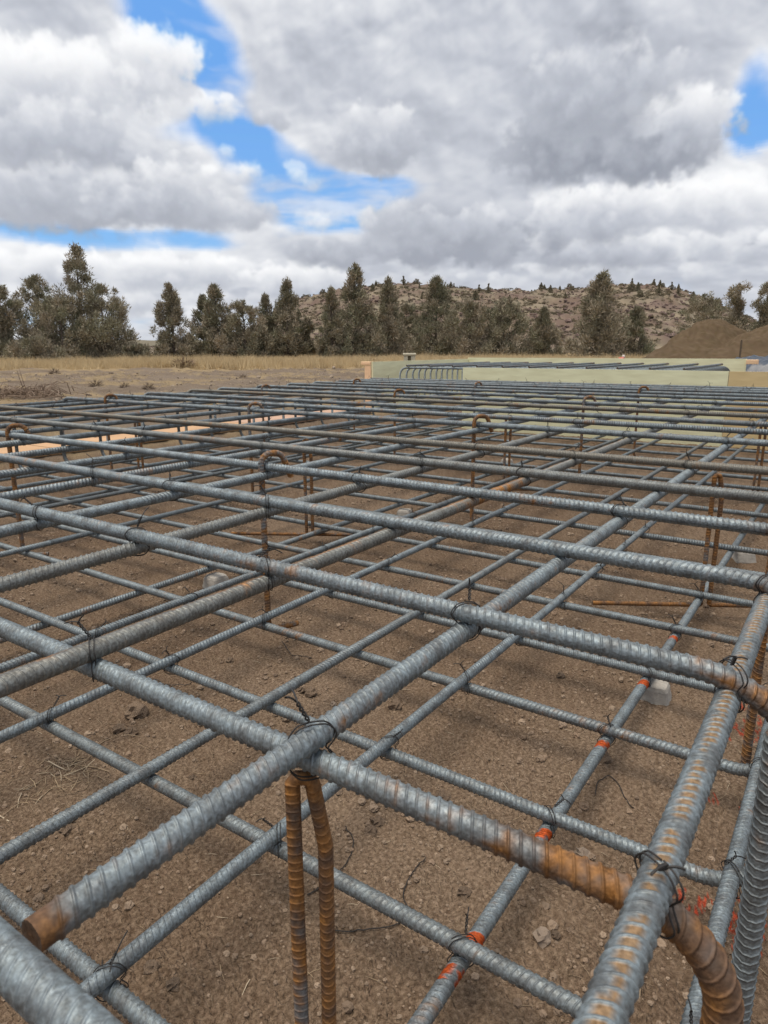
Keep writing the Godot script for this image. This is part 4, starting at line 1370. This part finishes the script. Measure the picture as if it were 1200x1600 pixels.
func make_litter() -> void:
	var xf := []
	var col := []
	for k in 42000:
		var p := view_point(0.55, 4.2)
		if n_mid.get_noise_2d(p.x * 120.0, p.y * 120.0) + rng.randf_range(-0.5, 0.35) < -0.12: continue
		var s := 0.0014 * exp(absf(rng.randfn()) * 0.70)
		if s > 0.011: continue
		xf.append(Transform3D(rand_basis(3.0).scaled(Vector3(s, s * 0.8, s)), Vector3(p.x, ground_y(p) + s * 0.25, p.y)))
		col.append(Color(0.21, 0.147, 0.10).lerp(Color(0.31, 0.234, 0.168), rng.randf()) * rng.randf_range(0.75, 1.15))
	scatter("dirt_crumbs", lump_mesh(21, 0.85), mat.flake, xf, col, "loose brown dirt crumbs lying over the ground below the bars", "dirt crumbs")
	xf = []
	col = []
	for k in 2600:
		var p := view_point(9.0, 23.0, 34.0)
		if p.x > -15.6 * FT and p.y > -30.5 * FT: continue
		var s := 0.009 * exp(absf(rng.randfn()) * 0.6)
		xf.append(Transform3D(rand_basis(3.0).scaled(Vector3(s, s * 0.7, s)), Vector3(p.x, ground_y(p) + s * 0.2, p.y)))
		col.append(Color(0.24, 0.19, 0.145).lerp(Color(0.335, 0.27, 0.205), rng.randf()))
	scatter("field_clods", lump_mesh(22, 0.8), mat.flake, xf, col, "grey brown clods on the bare field beyond the pad", "clods")
	# straw bits
	var v := PackedVector3Array()
	var idx := PackedInt32Array()
	tube_into(v, idx, PackedVector3Array([Vector3(-0.5, 0, 0), Vector3(-0.1, 0.03, 0.03), Vector3(0.5, 0, -0.02)]), PackedFloat32Array([0.016, 0.02, 0.008]), 4)
	var bit := mesh_of(v, idx)
	xf = []
	col = []
	var heap := on_level(112, 1205, 0.0)
	var heap2 := on_level(35, 1235, 0.0)
	for k in 2400:
		var p := view_point(0.6, 3.6)
		if k < 110: p = Vector2(heap.x, heap.z) + Vector2(rng.randfn(), rng.randfn()) * 0.045
		elif k < 150: p = Vector2(heap2.x, heap2.z) + Vector2(rng.randfn(), rng.randfn()) * 0.06
		var s := rng.randf_range(0.008, 0.03) * (1.7 if rng.randf() < 0.12 else 1.0)
		if k < 150: s *= 1.7
		xf.append(Transform3D(rand_basis(0.25).scaled(Vector3(s, s * 0.7, s * 0.9)), Vector3(p.x, ground_y(p) + 0.002, p.y)))
		col.append(Color(0.36, 0.27, 0.17).lerp(Color(0.20, 0.145, 0.095), rng.randf()) if rng.randf() < 0.85 else Color(0.47, 0.39, 0.28))
	scatter("straw_bits", bit, mat.straw, xf, col, "broken straw and rootlets scattered on the dirt under the bars", "straw")
	# larger clods, each its own thing
	var lumps := [lump_mesh(31, 0.75), lump_mesh(32, 0.65), lump_mesh(33, 0.8)]
	var list := [[210, 1113, 0.024], [185, 1140, 0.012], [205, 1145, 0.012], [488, 1087, 0.014], [470, 1083, 0.010], [617, 1107, 0.014], [848, 1468, 0.012], [910, 1335, 0.012], [942, 1187, 0.016], [875, 1057, 0.010], [690, 1248, 0.014], [580, 1300, 0.010], [240, 1515, 0.010], [270, 1540, 0.008], [590, 1285, 0.010], [400, 1345, 0.008], [105, 1300, 0.010], [1105, 1215, 0.008], [965, 1130, 0.008], [300, 1215, 0.007], [55, 1308, 0.007], [360, 1035, 0.010], [725, 1395, 0.009], [868, 1465, 0.006], [520, 1105, 0.007]]
	for k in list.size():
		var q := on_level(list[k][0], list[k][1], 0.0)
		var p := Vector2(q.x, q.z)
		var s: float = list[k][2]
		var stone := k in [6, 7, 24]
		var label := "big dark crumbly clod in the dirt cell below the rusty streaked bar" if k == 0 else "pale grey stone lying on the dirt near the painted bar" if stone else "brown earth clod lying on the dirt under the bars"
		var o := single("stone" if stone else "earth_clod", lumps[k % 3], mat.stone if stone else mat.clod, label, "stone" if stone else "clod", Vector3(q.x, ground_y(p) + s * 0.35, q.z), "pale stones on the dirt" if stone else "earth clods on the dirt")
		o.basis = Basis(Vector3.UP, k * 1.3).scaled(Vector3(s, s, s) * 1.15)
	# stray offcuts of tie wire
	for w in [[[480, 1395], [520, 1370], [545, 1340], [552, 1310], [540, 1290]], [[520, 1455], [560, 1452], [600, 1450], [632, 1436]], [[645, 1425], [630, 1400], [640, 1370], [665, 1340]], [[930, 1242], [935, 1222], [955, 1215], [975, 1245], [990, 1262]], [[440, 1000], [455, 1022], [470, 1025], [488, 1028]], [[240, 1060], [265, 1068], [300, 1066]], [[120, 1545], [150, 1530], [160, 1500]]]:
		var pts := PackedVector3Array()
		for q in w:
			var s := on_level(q[0], q[1], 0.004)
			pts.append(s)
		var base := pts[0]
		var sm := PackedVector3Array()
		for k in pts.size() - 1:
			for q in 5:
				var f := q / 5.0
				var p := pts[k].cubic_interpolate(pts[k + 1], pts[maxi(k - 1, 0)], pts[mini(k + 2, pts.size() - 1)], f)
				p.y = ground_y(Vector2(p.x, p.z)) + 0.003
				sm.append(p - base)
		sm.append(pts[-1] - base)
		var wv := PackedVector3Array()
		var wi := PackedInt32Array()
		tube_into(wv, wi, sm, PackedFloat32Array([0.0009]), 5)
		single("wire_offcut", mesh_of(wv, wi), mat.wire, "curled dark offcut of tie wire lying on the dirt", "wire", base, "wire offcuts on the dirt")
